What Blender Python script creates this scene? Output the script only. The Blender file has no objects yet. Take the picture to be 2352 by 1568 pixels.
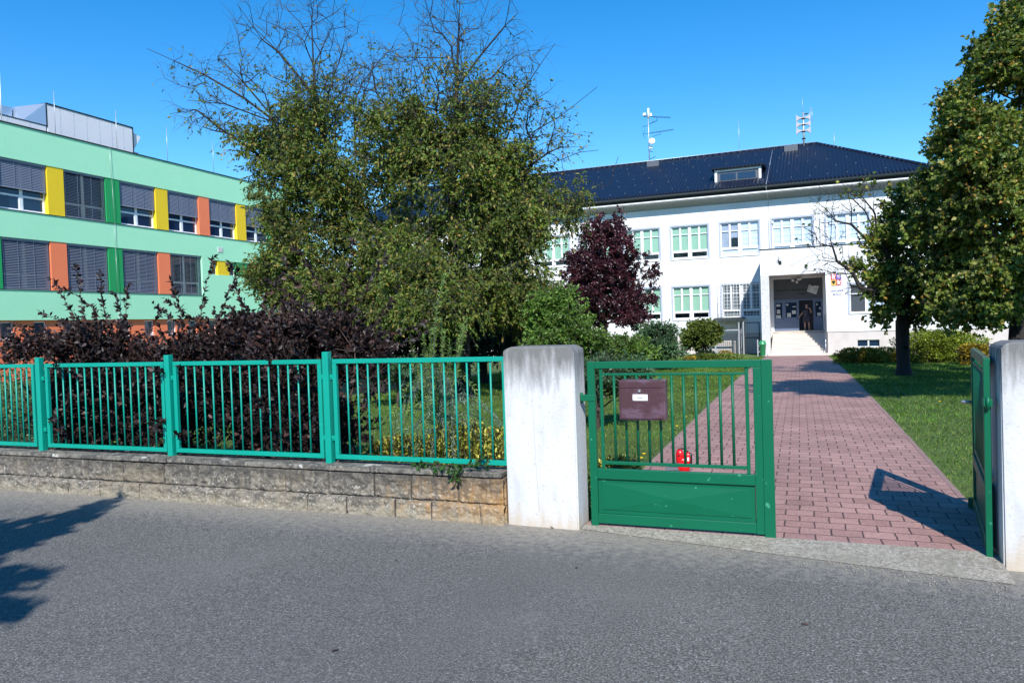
import bpy, math, random
import numpy as np
from math import sin, cos, pi, radians, atan, tan, sqrt
from mathutils import Vector, Matrix, noise
random.seed(7); rng = np.random.default_rng(7)
SC = bpy.context.scene; COL = SC.collection
# ------------------------------------------------------------------ survey helpers (reference picture 2352 px wide)
F = 1713.; TH = atan(42/1713.); RO = .033; EZ = 1.62
_f = np.array((0, cos(TH), -sin(TH))); _r0 = np.array((1., 0, 0)); _u0 = np.array((0, sin(TH), cos(TH)))
RT = _r0*cos(RO)-_u0*sin(RO); UP = _u0*cos(RO)+_r0*sin(RO)
def P(px, py, Y):
    d = _f+(px-1176)/F*RT+(784-py)/F*UP
    return (d[0]*Y/d[1], Y, EZ+d[2]*Y/d[1])
FA = radians(21.1); eu = (cos(FA), -sin(FA)); ev = (sin(FA), cos(FA)); FO = (0, 6.06)
def W(u, v): return (FO[0]+u*eu[0]+v*ev[0], FO[1]+u*eu[1]+v*ev[1])
def UV(x, y): x -= FO[0]; y -= FO[1]; return (x*eu[0]+y*eu[1], x*ev[0]+y*ev[1])
def gz(v): return -.57*(min(max(v, 0), 36.1)/36.1)**2
def gxy(x, y): return gz(UV(x, y)[1])
def rz(u): return -.014*min(max(u, 0), 12)
# ------------------------------------------------------------------ objects
def tag(o, label=None, cat=None, group=None, kind=None):
    if label: o['label'] = label
    if cat: o['category'] = cat
    if group: o['group'] = group
    if kind: o['kind'] = kind
    return o
def thing(name, label, cat, loc=(0, 0, 0), rot=0, group=None, parent=None):
    o = bpy.data.objects.new(name, None); COL.objects.link(o); o.empty_display_size = .1
    o.location = loc; o.rotation_euler = (0, 0, rot) if not hasattr(rot, '__len__') else rot
    if parent: o.parent = parent
    return tag(o, label, cat, group)
def link(name, me, mat, parent=None):
    o = bpy.data.objects.new(name, me); COL.objects.link(o)
    if mat and not me.materials: me.materials.append(mat)
    if parent: o.parent = parent
    return o
def copy_tree(o, parent=None):
    c = o.copy(); COL.objects.link(c); c.parent = parent
    for ch in [x for x in COL.objects if x.parent == o]: copy_tree(ch, c)
    return c
class MB:
    def __init__(s): s.v = []; s.f = []; s.sm = []
    def add(s, vs, fs, smooth=False):
        b = len(s.v); s.v += [tuple(x) for x in vs]; s.f += [tuple(i+b for i in f) for f in fs]; s.sm += [smooth]*len(fs); return s
    def box(s, x0, x1, y0, y1, z0, z1):
        return s.add([(x0,y0,z0),(x1,y0,z0),(x1,y1,z0),(x0,y1,z0),(x0,y0,z1),(x1,y0,z1),(x1,y1,z1),(x0,y1,z1)],
              [(0,3,2,1),(4,5,6,7),(0,1,5,4),(1,2,6,5),(2,3,7,6),(3,0,4,7)])
    def bbox(s, x0, x1, y0, y1, z0, z1, b=.004):   # box with chamfered edges
        import bmesh
        bm = bmesh.new(); bmesh.ops.create_cube(bm, size=1)
        for v in bm.verts: v.co = Vector(((x0+x1)/2+v.co.x*(x1-x0), (y0+y1)/2+v.co.y*(y1-y0), (z0+z1)/2+v.co.z*(z1-z0)))
        bmesh.ops.bevel(bm, geom=bm.edges[:], offset=b, segments=2, affect='EDGES', profile=.5)
        bm.verts.index_update(); s.add([v.co[:] for v in bm.verts], [[v.index for v in f.verts] for f in bm.faces]); bm.free(); return s
    def cyl(s, p, q, r, n=10, r2=None, caps=True, smooth=True):
        p = Vector(p); q = Vector(q); d = (q-p).normalized(); a = d.orthogonal().normalized(); b = d.cross(a)
        r2 = r if r2 is None else r2; vs = []
        for c, rr in ((p, r), (q, r2)):
            for i in range(n):
                t = 2*pi*i/n; vs.append(c+a*rr*cos(t)+b*rr*sin(t))
        s.add(vs, [(i, (i+1) % n, n+(i+1) % n, n+i) for i in range(n)], smooth)
        if caps:
            m = len(s.v)-2*n; s.f += [tuple(m+i for i in range(n))[::-1], tuple(m+n+i for i in range(n))]; s.sm += [False]*2
        return s
    def tube(s, pts, r, n=8):
        rs = r if hasattr(r, '__len__') else [r]*len(pts)
        for i in range(len(pts)-1): s.cyl(pts[i], pts[i+1], rs[i], n, rs[i+1])
        return s
    def lathe(s, prof, n=24, c=(0, 0), sx=1, sy=1):
        vs = []
        for r, z in prof:
            for i in range(n): t = 2*pi*i/n; vs.append((c[0]+r*cos(t)*sx, c[1]+r*sin(t)*sy, z))
        fs = [(k*n+i, k*n+(i+1) % n, (k+1)*n+(i+1) % n, (k+1)*n+i) for k in range(len(prof)-1) for i in range(n)]
        fs += [tuple(range(n))[::-1], tuple((len(prof)-1)*n+i for i in range(n))]
        return s.add(vs, fs, True)
    def prism(s, poly, y0, y1):      # poly in x,z ; extruded along y
        n = len(poly); vs = [(x, y0, z) for x, z in poly]+[(x, y1, z) for x, z in poly]
        return s.add(vs, [tuple(range(n)), tuple(range(n, 2*n))[::-1]]+[(i, i+n, (i+1) % n+n, (i+1) % n) for i in range(n)])
    def prismx(s, poly, x0, x1):     # poly in y,z
        n = len(poly); vs = [(x0, y, z) for y, z in poly]+[(x1, y, z) for y, z in poly]
        return s.add(vs, [tuple(range(n))[::-1], tuple(range(n, 2*n))]+[(i, (i+1) % n, (i+1) % n+n, i+n) for i in range(n)])
    def build(s, name, mat, parent=None, xf=None):
        me = bpy.data.meshes.new(name); me.from_pydata(s.v, [], s.f)
        me.polygons.foreach_set('use_smooth', s.sm)
        if xf: me.transform(xf)
        me.update(); return link(name, me, mat, parent)
def npmesh(name, V, Fq, mat, parent, smooth=False):
    V = np.asarray(V, dtype=np.float32); Fq = np.asarray(Fq, dtype=np.int32); k = Fq.shape[1]
    me = bpy.data.meshes.new(name); me.vertices.add(len(V)); me.vertices.foreach_set('co', V.ravel())
    me.loops.add(Fq.size); me.loops.foreach_set('vertex_index', Fq.ravel())
    me.polygons.add(len(Fq)); me.polygons.foreach_set('loop_start', np.arange(0, Fq.size, k, dtype=np.int32))
    me.polygons.foreach_set('loop_total', np.full(len(Fq), k, dtype=np.int32))
    if smooth: me.polygons.foreach_set('use_smooth', np.ones(len(Fq), dtype=bool))
    me.update(calc_edges=True); me.validate(); return link(name, me, mat, parent)
def wall_holes(mb, x0, x1, z0, z1, holes, y=0., depth=.16, top=True):
    xs = sorted({x0, x1}|{h[i] for h in holes for i in (0, 1) if x0 < h[i] < x1}); zs = sorted({z0, z1}|{h[i] for h in holes for i in (2, 3) if z0 < h[i] < z1})
    for i in range(len(xs)-1):
        for j in range(len(zs)-1):
            cx = (xs[i]+xs[i+1])/2; cz = (zs[j]+zs[j+1])/2
            if any(h[0] < cx < h[1] and h[2] < cz < h[3] for h in holes): continue
            mb.add([(xs[i],y,zs[j]),(xs[i+1],y,zs[j]),(xs[i+1],y,zs[j+1]),(xs[i],y,zs[j+1])], [(0,1,2,3)])
    for a, b, c, d in holes:
        e = y+depth
        mb.add([(a,y,c),(b,y,c),(b,y,d),(a,y,d),(a,e,c),(b,e,c),(b,e,d),(a,e,d)], [(0,4,5,1),(1,5,6,2),(2,6,7,3),(3,7,4,0)])
# ------------------------------------------------------------------ materials
def srgb(r, g, b):
    f = lambda c: c/12.92 if c <= .04045 else ((c+.055)/1.055)**2.4
    return tuple(f(c/255.) for c in (r, g, b))
def mat(name, base, rough=.6, layers=(), bump=None, metal=0, spec=.5, coord='Object', trans=0, vcol=None, bumps=()):
    m = bpy.data.materials.new(name); m.use_nodes = True; nt = m.node_tree; N = nt.nodes; L = nt.links; N.clear()
    out = N.new('ShaderNodeOutputMaterial'); bs = N.new('ShaderNodeBsdfPrincipled'); L.new(bs.outputs[0], out.inputs[0])
    bs.inputs['Roughness'].default_value = rough; bs.inputs['Metallic'].default_value = metal; bs.inputs['Specular IOR Level'].default_value = spec
    tc = N.new('ShaderNodeTexCoord'); src = tc.outputs[coord]
    rgb = N.new('ShaderNodeRGB'); rgb.outputs[0].default_value = (*base, 1); cur = rgb.outputs[0]
    for ly in layers:      # (color, scale, lo, hi, amount, detail, stretch(x,y,z))
        c, sc, lo, hi, am = ly[:5]; det = ly[5] if len(ly) > 5 else 4; st = ly[6] if len(ly) > 6 else (1, 1, 1)
        mp = N.new('ShaderNodeMapping'); mp.inputs['Scale'].default_value = st; mp.inputs['Location'].default_value = (random.random()*9, random.random()*9, random.random()*9); L.new(src, mp.inputs[0])
        nz = N.new('ShaderNodeTexNoise'); nz.inputs['Scale'].default_value = sc; nz.inputs['Detail'].default_value = det; nz.inputs['Roughness'].default_value = .6; L.new(mp.outputs[0], nz.inputs['Vector'])
        mr = N.new('ShaderNodeMapRange'); mr.inputs[1].default_value = lo; mr.inputs[2].default_value = hi; mr.inputs[4].default_value = am; L.new(nz.outputs[0], mr.inputs[0])
        mx = N.new('ShaderNodeMix'); mx.data_type = 'RGBA'; L.new(mr.outputs[0], mx.inputs[0]); L.new(cur, mx.inputs[6]); mx.inputs[7].default_value = (*c, 1); cur = mx.outputs[2]
    L.new(cur, bs.inputs['Base Color'])
    last = None
    for b in ([bump] if bump else [])+list(bumps):
        nz = N.new('ShaderNodeTexNoise'); nz.inputs['Scale'].default_value = b[0]; nz.inputs['Detail'].default_value = 4; L.new(src, nz.inputs['Vector'])
        bp = N.new('ShaderNodeBump'); bp.inputs['Strength'].default_value = b[1]; bp.inputs['Distance'].default_value = b[2] if len(b) > 2 else .01; L.new(nz.outputs[0], bp.inputs['Height'])
        if last: L.new(last, bp.inputs['Normal'])
        last = bp.outputs[0]
    if last: L.new(last, bs.inputs['Normal'])
    m['_cur'] = 0; MATX[name] = (nt, bs, cur, src, last); return m
MATX = {}
def leafmat(name, cols, rough=.45, trans=.3, spec=.4, tcol=None):
    m = bpy.data.materials.new(name); m.use_nodes = True; nt = m.node_tree; N = nt.nodes; L = nt.links; N.clear()
    out = N.new('ShaderNodeOutputMaterial'); bs = N.new('ShaderNodeBsdfPrincipled'); bs.inputs['Roughness'].default_value = rough; bs.inputs['Specular IOR Level'].default_value = spec
    g = N.new('ShaderNodeNewGeometry'); cr = N.new('ShaderNodeValToRGB'); cr.color_ramp.interpolation = 'LINEAR'
    els = cr.color_ramp.elements
    while len(els) < len(cols): els.new(.5)
    for e, (p, c) in zip(els, cols): e.position = p; e.color = (*c, 1)
    L.new(g.outputs['Random Per Island'], cr.inputs[0])
    tc = N.new('ShaderNodeTexCoord'); nz = N.new('ShaderNodeTexNoise'); nz.inputs['Scale'].default_value = 1.1; nz.inputs['Detail'].default_value = 2; L.new(tc.outputs['Object'], nz.inputs[0])
    mr = N.new('ShaderNodeMapRange'); mr.inputs[1].default_value = .3; mr.inputs[2].default_value = .7; mr.inputs[3].default_value = .6; mr.inputs[4].default_value = 1.45; L.new(nz.outputs[0], mr.inputs[0])
    ml = N.new('ShaderNodeVectorMath'); ml.operation = 'SCALE'; L.new(cr.outputs[0], ml.inputs[0]); L.new(mr.outputs[0], ml.inputs['Scale'])
    L.new(ml.outputs[0], bs.inputs['Base Color'])
    tr = N.new('ShaderNodeBsdfTranslucent'); mx = N.new('ShaderNodeMixShader'); mx.inputs[0].default_value = trans
    m2 = N.new('ShaderNodeVectorMath'); m2.operation = 'MULTIPLY'; m2.inputs[1].default_value = tcol or (1.3, 1.35, .6); L.new(ml.outputs[0], m2.inputs[0]); L.new(m2.outputs[0], tr.inputs[0])
    L.new(bs.outputs[0], mx.inputs[1]); L.new(tr.outputs[0], mx.inputs[2]); L.new(mx.outputs[0], out.inputs[0]); return m
def glassmat(name, tint=(.7, .8, .85), refl=.25, rough=.02):
    m = bpy.data.materials.new(name); m.use_nodes = True; nt = m.node_tree; N = nt.nodes; L = nt.links; N.clear()
    out = N.new('ShaderNodeOutputMaterial'); t = N.new('ShaderNodeBsdfTransparent'); t.inputs[0].default_value = (*tint, 1)
    g = N.new('ShaderNodeBsdfGlossy'); g.inputs['Roughness'].default_value = rough; lw = N.new('ShaderNodeLayerWeight'); fr = N.new('ShaderNodeMath'); fr.operation = 'POWER'; fr.inputs[1].default_value = 5; L.new(lw.outputs['Facing'], fr.inputs[0])
    ad = N.new('ShaderNodeMath'); ad.operation = 'ADD'; ad.use_clamp = True; ad.inputs[1].default_value = refl; L.new(fr.outputs[0], ad.inputs[0])
    mx = N.new('ShaderNodeMixShader'); L.new(ad.outputs[0], mx.inputs[0]); L.new(t.outputs[0], mx.inputs[1]); L.new(g.outputs[0], mx.inputs[2]); L.new(mx.outputs[0], out.inputs[0]); return m

M = {}
M['asphalt'] = mat('asphalt', (.158, .148, .133), .9, [((.045, .044, .043), 75, .44, .56, .8, 3), ((.38, .375, .365), 95, .57, .66, .85, 3), ((.20, .19, .175), .9, .48, .75, .35, 6), ((.10, .10, .10), .35, .5, .7, .35, 4), ((.36,.33,.27), 2.2, .66, .8, .3, 8)], bumps=[(85, .7, .008), (3, .15, .02)])
M['concrete'] = mat('concrete', (.33, .30, .25), .9, [((.16, .14, .11), 30, .42, .6, .7), ((.55, .52, .46), 75, .55, .65, .8), ((.2, .19, .14), 3, .5, .7, .5)], bumps=[(60, .6, .008)])
M['lawn'] = mat('lawn_soil', (.085, .14, .026), .95, [((.14, .20, .032), 28, .45, .6, .8), ((.035, .065, .014), 60, .5, .62, .8), ((.15, .15, .05), 2.2, .5, .72, .5, 8), ((.05,.095,.016),.35,.45,.6,.5)], bumps=[(45, 1, .03), (8, .5, .05)])
M['plaster'] = mat('white_plaster', (.80, .815, .83), .85, [((.62, .64, .66), .7, .45, .75, .7, 6, (1, 1, .25)), ((.50, .51, .51), 5, .60, .8, .45, 5, (1, 1, .15))], bump=(60, .25, .006))
M['pillar'] = mat('weathered_plaster', (.62, .625, .635), .85, [((.40, .405, .41), 5, .48, .7, .65, 8, (1, 1, .3)), ((.36, .36, .35), 26, .6, .72, .6, 6), ((.25,.25,.24), 70, .66, .72, .6, 2)], bump=(40, .35, .008))
M['pebble'] = mat('pebbledash', (.62, .62, .62), .95, [((.42, .42, .42), 14, .45, .6, .7, 8), ((.78, .78, .78), 30, .55, .65, .6)], bump=(50, .6, .01))
M['plinth'] = mat('plinth_render', (.62, .56, .54), .9, [((.50, .45, .42), 2.5, .45, .7, .6, 7)], bump=(60, .4, .008))
M['trim'] = mat('window_surround', (.40, .44, .54), .8, [((.52, .56, .64), 3, .4, .7, .5)])
M['pvc'] = mat('white_pvc', (.80, .81, .83), .35)
M['greypvc'] = mat('grey_frame', (.10, .11, .13), .4)
M['blue_door'] = mat('door_paint', (.12, .165, .26), .5)
M['dkpanel'] = mat('grey_panel', (.095, .105, .12), .7, [((.07, .075, .08), 3, .4, .7, .5)])
M['mint'] = mat('mint_render', (.42, .86, .57), .85, [((.45, .89, .60), 1.2, .4, .7, .6, 6), ((.37, .79, .52), 7, .5, .7, .3, 8)], bump=(70, .3, .005))
M['orange'] = mat('orange_render', (.95, .235, .105), .85, [((.89, .21, .09), 2, .4, .7, .6)], bump=(70, .3, .005))
M['yellow'] = mat('yellow_render', (.92, .62, .02), .85, [((.86, .57, .02), 3, .4, .7, .6)], bump=(70, .3, .005))
M['green'] = mat('green_render', (.012, .34, .105), .85, [((.015, .30, .09), 3, .4, .7, .6)], bump=(70, .3, .005))
M['flash'] = mat('dark_flashing', (.018, .026, .028), .65, spec=.3)
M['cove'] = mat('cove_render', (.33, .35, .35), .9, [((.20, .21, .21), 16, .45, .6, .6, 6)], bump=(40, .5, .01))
M['wetbark'] = mat('dark_bark', (.028, .024, .024), .9, bump=(25, .8, .02))
M['blind'] = mat('blind_slat', (.21, .235, .31), .45)
M['gblind'] = mat('green_blind', (.36, .60, .42), .7)
M['skyblind'] = mat('sky_reflection_blind', (.66, .76, .88), .7)  # pale slats; in the upper windows sky reflection put into the colour
M['curtain'] = mat('net_curtain', (.30, .33, .34), .8, [((.10, .12, .13), 9, .45, .55, .8, 1, (6, 1, .05))])
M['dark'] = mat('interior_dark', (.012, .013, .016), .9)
M['inroom'] = mat('interior_room', (.10, .11, .13), .9)
M['fence'] = mat('turquoise_paint', (.0, .325, .243), .45, [((.0, .27, .20), 3, .4, .7, .5), ((.05, .50, .40), 30, .67, .70, .6, 8), ((.10, .12, .10), 40, .72, .74, .6, 8)])
M['gate'] = mat('green_gate_paint', (.0, .122, .057), .45, [((.0, .10, .046), 2.5, .4, .7, .5), ((.07, .34, .22), 16, .665, .70, .7, 9)], spec=.35)
M['gaterust'] = mat('worn_wood_green', (.11, .11, .06), .6, [((.03, .14, .07), 14, .45, .6, .7)])
M['mailbox'] = mat('brown_metal', (.075, .035, .042), .35, [((.16, .10, .145), 4.2, .47, .56, .62, 6, (.8, 1, 1.2)), ((.11, .055, .065), 60, .5, .7, .3)])
M['steel'] = mat('galvanised', (.55, .57, .60), .4, metal=.6)
M['roofwhite'] = mat('grey_cladding', (.78, .77, .80), .5, [((.72, .71, .75), .8, .4, .7, .5)])
M['duct'] = mat('sheet_metal_duct', (.50, .58, .68), .3, metal=.7)
M['white'] = mat('white_paint', (.85, .85, .86), .45)
M['black'] = mat('black_plastic', (.012, .012, .014), .4)
M['darktext'] = mat('black_letters', (.004, .004, .006), .6)
M['bluetext'] = mat('blue_letters', (.01, .03, .25), .6)
M['red'] = mat('red_plastic', (.62, .006, .012), .3)
M['bin'] = mat('green_plastic', (.03, .26, .10), .35)
M['bark'] = mat('bark', (.045, .038, .032), .95, [((.03, .026, .022), 14, .4, .6, .8, 6, (1, 1, .35)), ((.09, .085, .075), 20, .6, .7, .5)], bump=(22, 1, .03))
M['twig'] = mat('grey_twig', (.085, .075, .07), .9, [((.05, .045, .045), 6, .4, .6, .7)])
M['stem'] = mat('brown_stem', (.07, .045, .035), .9)
M['paper'] = mat('paper', (.62, .64, .62), .7)
M['step'] = mat('step_terrazzo', (.66, .60, .54), .8, [((.52, .47, .42), 40, .5, .65, .5), ((.55, .5, .45), 1.5, .5, .7, .4)], bump=(60, .2, .004))
M['brownpost'] = mat('porch_ceiling', (.42, .37, .33), .9)
L_ = leafmat
M['l_hornbeam'] = L_('hornbeam_leaf', [(0, (.035, .070, .010)), (.35, (.085, .145, .018)), (.7, (.155, .215, .03)), (.92, (.23, .20, .045)), (1, (.38, .24, .06))], .55, .32)
M['l_lime'] = L_('lime_leaf', [(0, (.045, .085, .014)), (.4, (.11, .175, .028)), (.75, (.21, .26, .05)), (.93, (.34, .32, .08)), (1, (.50, .24, .04))], .45, .35)
M['l_dark'] = L_('ninebark_leaf', [(0, (.009, .007, .008)), (.5, (.021, .013, .014)), (.85, (.042, .023, .022)), (1, (.085, .04, .033))], .5, .06, tcol=(1.4, .5, .5), spec=.35)
M['l_plum'] = L_('plum_leaf', [(0, (.022, .007, .012)), (.6, (.055, .012, .022)), (1, (.11, .03, .04))], .4, .18, tcol=(1.6, .4, .5), spec=.6)
M['l_bright'] = L_('bright_shrub_leaf', [(0, (.05, .11, .018)), (.6, (.10, .20, .03)), (1, (.20, .30, .06))], .5, .3)
M['l_mid'] = L_('mid_shrub_leaf', [(0, (.03, .07, .03)), (.6, (.06, .13, .055)), (1, (.10, .18, .08))], .4, .2)
M['l_round'] = L_('round_shrub_leaf', [(0, (.05, .09, .012)), (.6, (.11, .16, .025)), (1, (.2, .22, .04))], .5, .25)
M['l_yew'] = L_('conifer_leaf', [(0, (.008, .022, .010)), (.7, (.018, .045, .018)), (1, (.035, .07, .025))], .5, .1)
M['l_gold'] = L_('golden_leaf', [(0, (.08, .08, .01)), (.45, (.20, .15, .015)), (.75, (.40, .28, .02)), (1, (.62, .42, .05))], .5, .25)
M['l_spirea'] = L_('spirea_leaf', [(0, (.12, .05, .015)), (.3, (.07, .10, .02)), (.55, (.20, .20, .03)), (.75, (.50, .48, .07)), (1, (.75, .68, .14))], .5, .25)
M['l_hedge'] = L_('hedge_leaf', [(0, (.08, .13, .014)), (.5, (.20, .27, .025)), (1, (.38, .42, .05))], .5, .25)
M['l_larch'] = L_('larch_needle', [(0, (.14, .26, .06)), (.6, (.26, .44, .10)), (1, (.45, .62, .16))], .6, .35)
M['l_larchblue'] = L_('larch_needle_blue', [(0, (.10, .19, .13)), (.6, (.18, .30, .21)), (1, (.34, .48, .36))], .6, .25)
M['l_bare'] = L_('withered_leaf', [(0, (.035, .03, .03)), (.7, (.08, .05, .04)), (1, (.16, .09, .05))], .7, .1)
M['l_creeper'] = L_('creeper_leaf', [(0, (.02, .06, .015)), (1, (.05, .12, .025))], .35, .15)
M['l_grass'] = L_('grass_blade', [(0, (.035, .09, .010)), (.5, (.08, .175, .018)), (.85, (.14, .25, .03)), (1, (.26, .27, .07))], .6, .3)
M['l_flower'] = L_('yellow_flower', [(0, (.75, .50, .02)), (1, (.85, .65, .03))], .6, .2)
M['glass'] = glassmat('window_glass', (.90, .94, .97), .06)
M['glassdk'] = mat('dark_glass', (.012, .028, .065), .04, spec=.7)
M['skin'] = mat('skin', (.45, .26, .19), .5)
M['dress'] = mat('dark_print_dress', (.015, .016, .03), .8, [((.16, .15, .2), 22, .55, .62, .8, 1)])
M['hair'] = mat('light_hair', (.32, .27, .22), .6)

# roof tiles: wavy sheet with rows
def tilemat():
    m = mat('navy_roof_tiles', (.007, .011, .026), .38, [((.011, .016, .034), 3, .4, .7, .6)], spec=.45)
    nt, bs, cur, src, last = MATX['navy_roof_tiles']; N = nt.nodes; L = nt.links
    h = None
    for ax, sc, prof in (('X', 5.0, 'SIN'), ('Y', 2.9, 'SAW')):
        w = N.new('ShaderNodeTexWave'); w.bands_direction = ax; w.wave_profile = prof; w.inputs['Scale'].default_value = sc/3.14159; L.new(src, w.inputs[0])
        b = N.new('ShaderNodeBump'); b.inputs['Strength'].default_value = .9; b.inputs['Distance'].default_value = .035; L.new(w.outputs[1], b.inputs['Height'])
        if h: L.new(h, b.inputs['Normal'])
        h = b.outputs[0]
    L.new(h, bs.inputs['Normal']); return m
M['tiles'] = tilemat()
def pavermat():
    m = mat('pink_pavers', (.4, .25, .24), .85)
    nt, bs, cur, src, last = MATX['pink_pavers']; N = nt.nodes; L = nt.links
    # slight wobble so joints are not ruler-straight
    nz = N.new('ShaderNodeTexNoise'); nz.inputs['Scale'].default_value = 9; L.new(src, nz.inputs[0])
    sb = N.new('ShaderNodeVectorMath'); sb.operation = 'SUBTRACT'; sb.inputs[1].default_value = (.5, .5, .5); L.new(nz.outputs[1], sb.inputs[0])
    sc = N.new('ShaderNodeVectorMath'); sc.operation = 'SCALE'; sc.inputs['Scale'].default_value = .022; L.new(sb.outputs[0], sc.inputs[0])
    ad = N.new('ShaderNodeVectorMath'); ad.operation = 'ADD'; L.new(src, ad.inputs[0]); L.new(sc.outputs[0], ad.inputs[1])
    br = N.new('ShaderNodeTexBrick'); br.offset = .5; br.inputs['Scale'].default_value = 1; br.inputs['Brick Width'].default_value = .215; br.inputs['Row Height'].default_value = .175
    br.inputs['Mortar Size'].default_value = .0065; br.inputs['Mortar Smooth'].default_value = .3; br.inputs['Bias'].default_value = 0
    br.inputs['Color1'].default_value = (.32, .18, .158, 1); br.inputs['Color2'].default_value = (.40, .235, .207, 1); br.inputs['Mortar'].default_value = (.085, .05, .05, 1); L.new(ad.outputs[0], br.inputs[0])
    n2 = N.new('ShaderNodeTexNoise'); n2.inputs['Scale'].default_value = 1.3; n2.inputs['Detail'].default_value = 8; L.new(src, n2.inputs[0])
    mr = N.new('ShaderNodeMapRange'); mr.inputs[1].default_value = .35; mr.inputs[2].default_value = .7; mr.inputs[3].default_value = .85; mr.inputs[4].default_value = 1.2; L.new(n2.outputs[0], mr.inputs[0])
    n3 = N.new('ShaderNodeTexNoise'); n3.inputs['Scale'].default_value = 70; n3.inputs['Detail'].default_value = 3; L.new(src, n3.inputs[0])
    m3 = N.new('ShaderNodeMapRange'); m3.inputs[1].default_value = .35; m3.inputs[2].default_value = .65; m3.inputs[3].default_value = .8; m3.inputs[4].default_value = 1.2; L.new(n3.outputs[0], m3.inputs[0])
    mu = N.new('ShaderNodeMath'); mu.operation = 'MULTIPLY'; L.new(mr.outputs[0], mu.inputs[0]); L.new(m3.outputs[0], mu.inputs[1])
    vs = N.new('ShaderNodeVectorMath'); vs.operation = 'SCALE'; L.new(br.outputs[0], vs.inputs[0]); L.new(mu.outputs[0], vs.inputs['Scale']); L.new(vs.outputs[0], bs.inputs['Base Color'])
    bp = N.new('ShaderNodeBump'); bp.invert = True; bp.inputs['Strength'].default_value = .8; bp.inputs['Distance'].default_value = .01; L.new(br.outputs[1], bp.inputs['Height'])
    b2 = N.new('ShaderNodeBump'); b2.inputs['Strength'].default_value = .3; b2.inputs['Distance'].default_value = .004; L.new(n3.outputs[0], b2.inputs['Height']); L.new(bp.outputs[0], b2.inputs['Normal']); L.new(b2.outputs[0], bs.inputs['Normal'])
    return m
M['pavers'] = pavermat()
def zstain(name, stains):   # extra colour bands by height with noisy borders: (color, z0, z1, amount)
    nt, bs, cur, src, last = MATX[name]; N = nt.nodes; L = nt.links
    sep = N.new('ShaderNodeSeparateXYZ'); L.new(src, sep.inputs[0])
    for i, (c, z0, z1, am, axis) in enumerate(stains):
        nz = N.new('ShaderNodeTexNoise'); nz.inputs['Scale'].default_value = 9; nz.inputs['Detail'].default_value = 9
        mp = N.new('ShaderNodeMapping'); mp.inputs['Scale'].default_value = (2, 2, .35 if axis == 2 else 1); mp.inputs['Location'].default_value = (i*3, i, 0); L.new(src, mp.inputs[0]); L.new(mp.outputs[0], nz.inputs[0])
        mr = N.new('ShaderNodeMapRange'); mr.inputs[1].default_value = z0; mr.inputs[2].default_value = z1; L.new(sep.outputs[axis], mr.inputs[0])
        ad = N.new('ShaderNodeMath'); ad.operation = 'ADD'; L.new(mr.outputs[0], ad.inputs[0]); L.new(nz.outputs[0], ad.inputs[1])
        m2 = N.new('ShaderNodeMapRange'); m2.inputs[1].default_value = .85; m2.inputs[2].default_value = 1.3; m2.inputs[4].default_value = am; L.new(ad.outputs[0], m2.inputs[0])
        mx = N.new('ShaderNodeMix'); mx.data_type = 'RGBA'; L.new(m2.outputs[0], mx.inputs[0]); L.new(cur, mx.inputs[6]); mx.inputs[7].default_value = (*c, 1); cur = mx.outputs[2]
    L.new(cur, bs.inputs['Base Color'])
zstain('weathered_plaster', [((.10, .10, .095), .88, 1.46, .85, 2), ((.50, .40, .28), .32, -.1, .7, 2)])
M['stone'] = mat('rough_stone', (.235, .208, .168), .95, [((.075, .07, .062), 14, .42, .54, .75, 8), ((.46, .43, .37), 38, .56, .63, .85, 6), ((.24, .20, .14), 1.8, .5, .65, .6, 6), ((.75, .75, .72), 2.8, .735, .745, .8, 4)], bumps=[(35, .8, .02), (120, .5, .006)])
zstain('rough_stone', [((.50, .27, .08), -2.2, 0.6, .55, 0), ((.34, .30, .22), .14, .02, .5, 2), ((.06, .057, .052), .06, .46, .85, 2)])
M['mortar'] = mat('dark_mortar', (.085, .078, .068), .95)
M['coping'] = mat('stone_coping', (.19, .175, .15), .95, [((.06, .058, .055), 12, .42, .56, .85, 8), ((.60, .60, .56), 3.2, .61, .63, .7, 6, (1, 2.5, 1)), ((.4, .37, .3), 40, .56, .66, .6)], bumps=[(45, .7, .01)])
zstain('asphalt', [((.30, .275, .23), -1.3, .1, .75, 1), ((.14, .14, .11), -3.5, -9, .5, 1)])
# ------------------------------------------------------------------ plants
def nrm(a): return a/np.maximum(np.linalg.norm(a, axis=-1, keepdims=True), 1e-9)
def leaves_mesh(name, pos, dr, size, asp, m, parent, fold=.25, up=None, loc=(0, 0, 0)):
    n = len(pos); pos = np.asarray(pos)-np.asarray(loc); d = nrm(np.asarray(dr))
    r = rng.normal(size=(n, 3)); r[:, 2] += 0
    s = nrm(np.cross(d, r)); nn = np.cross(s, d)
    if up is not None:      # prefer blades facing the sky / light
        flip = np.sign(nn[:, 2:3]); nn *= np.where(flip == 0, 1, flip)
    L = (size*(.7+.6*rng.random(n)))[:, None]; w = L*asp*.5
    b = pos; t = pos+d*L-nn*L*.12; mid = pos+d*L*.45+nn*w*fold
    l = mid-s*w; rr = mid+s*w; mid2 = pos+d*L*.42-nn*w*fold*.6
    V = np.stack([b, rr, t, l, mid2], 1).reshape(-1, 3); k = np.arange(n)[:, None]*5
    Fq = np.concatenate([k+np.array([[0, 1, 4]]), k+np.array([[4, 1, 2]]), k+np.array([[0, 4, 3]]), k+np.array([[4, 2, 3]])], 0)
    return npmesh(name, V, Fq, m, parent)
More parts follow.
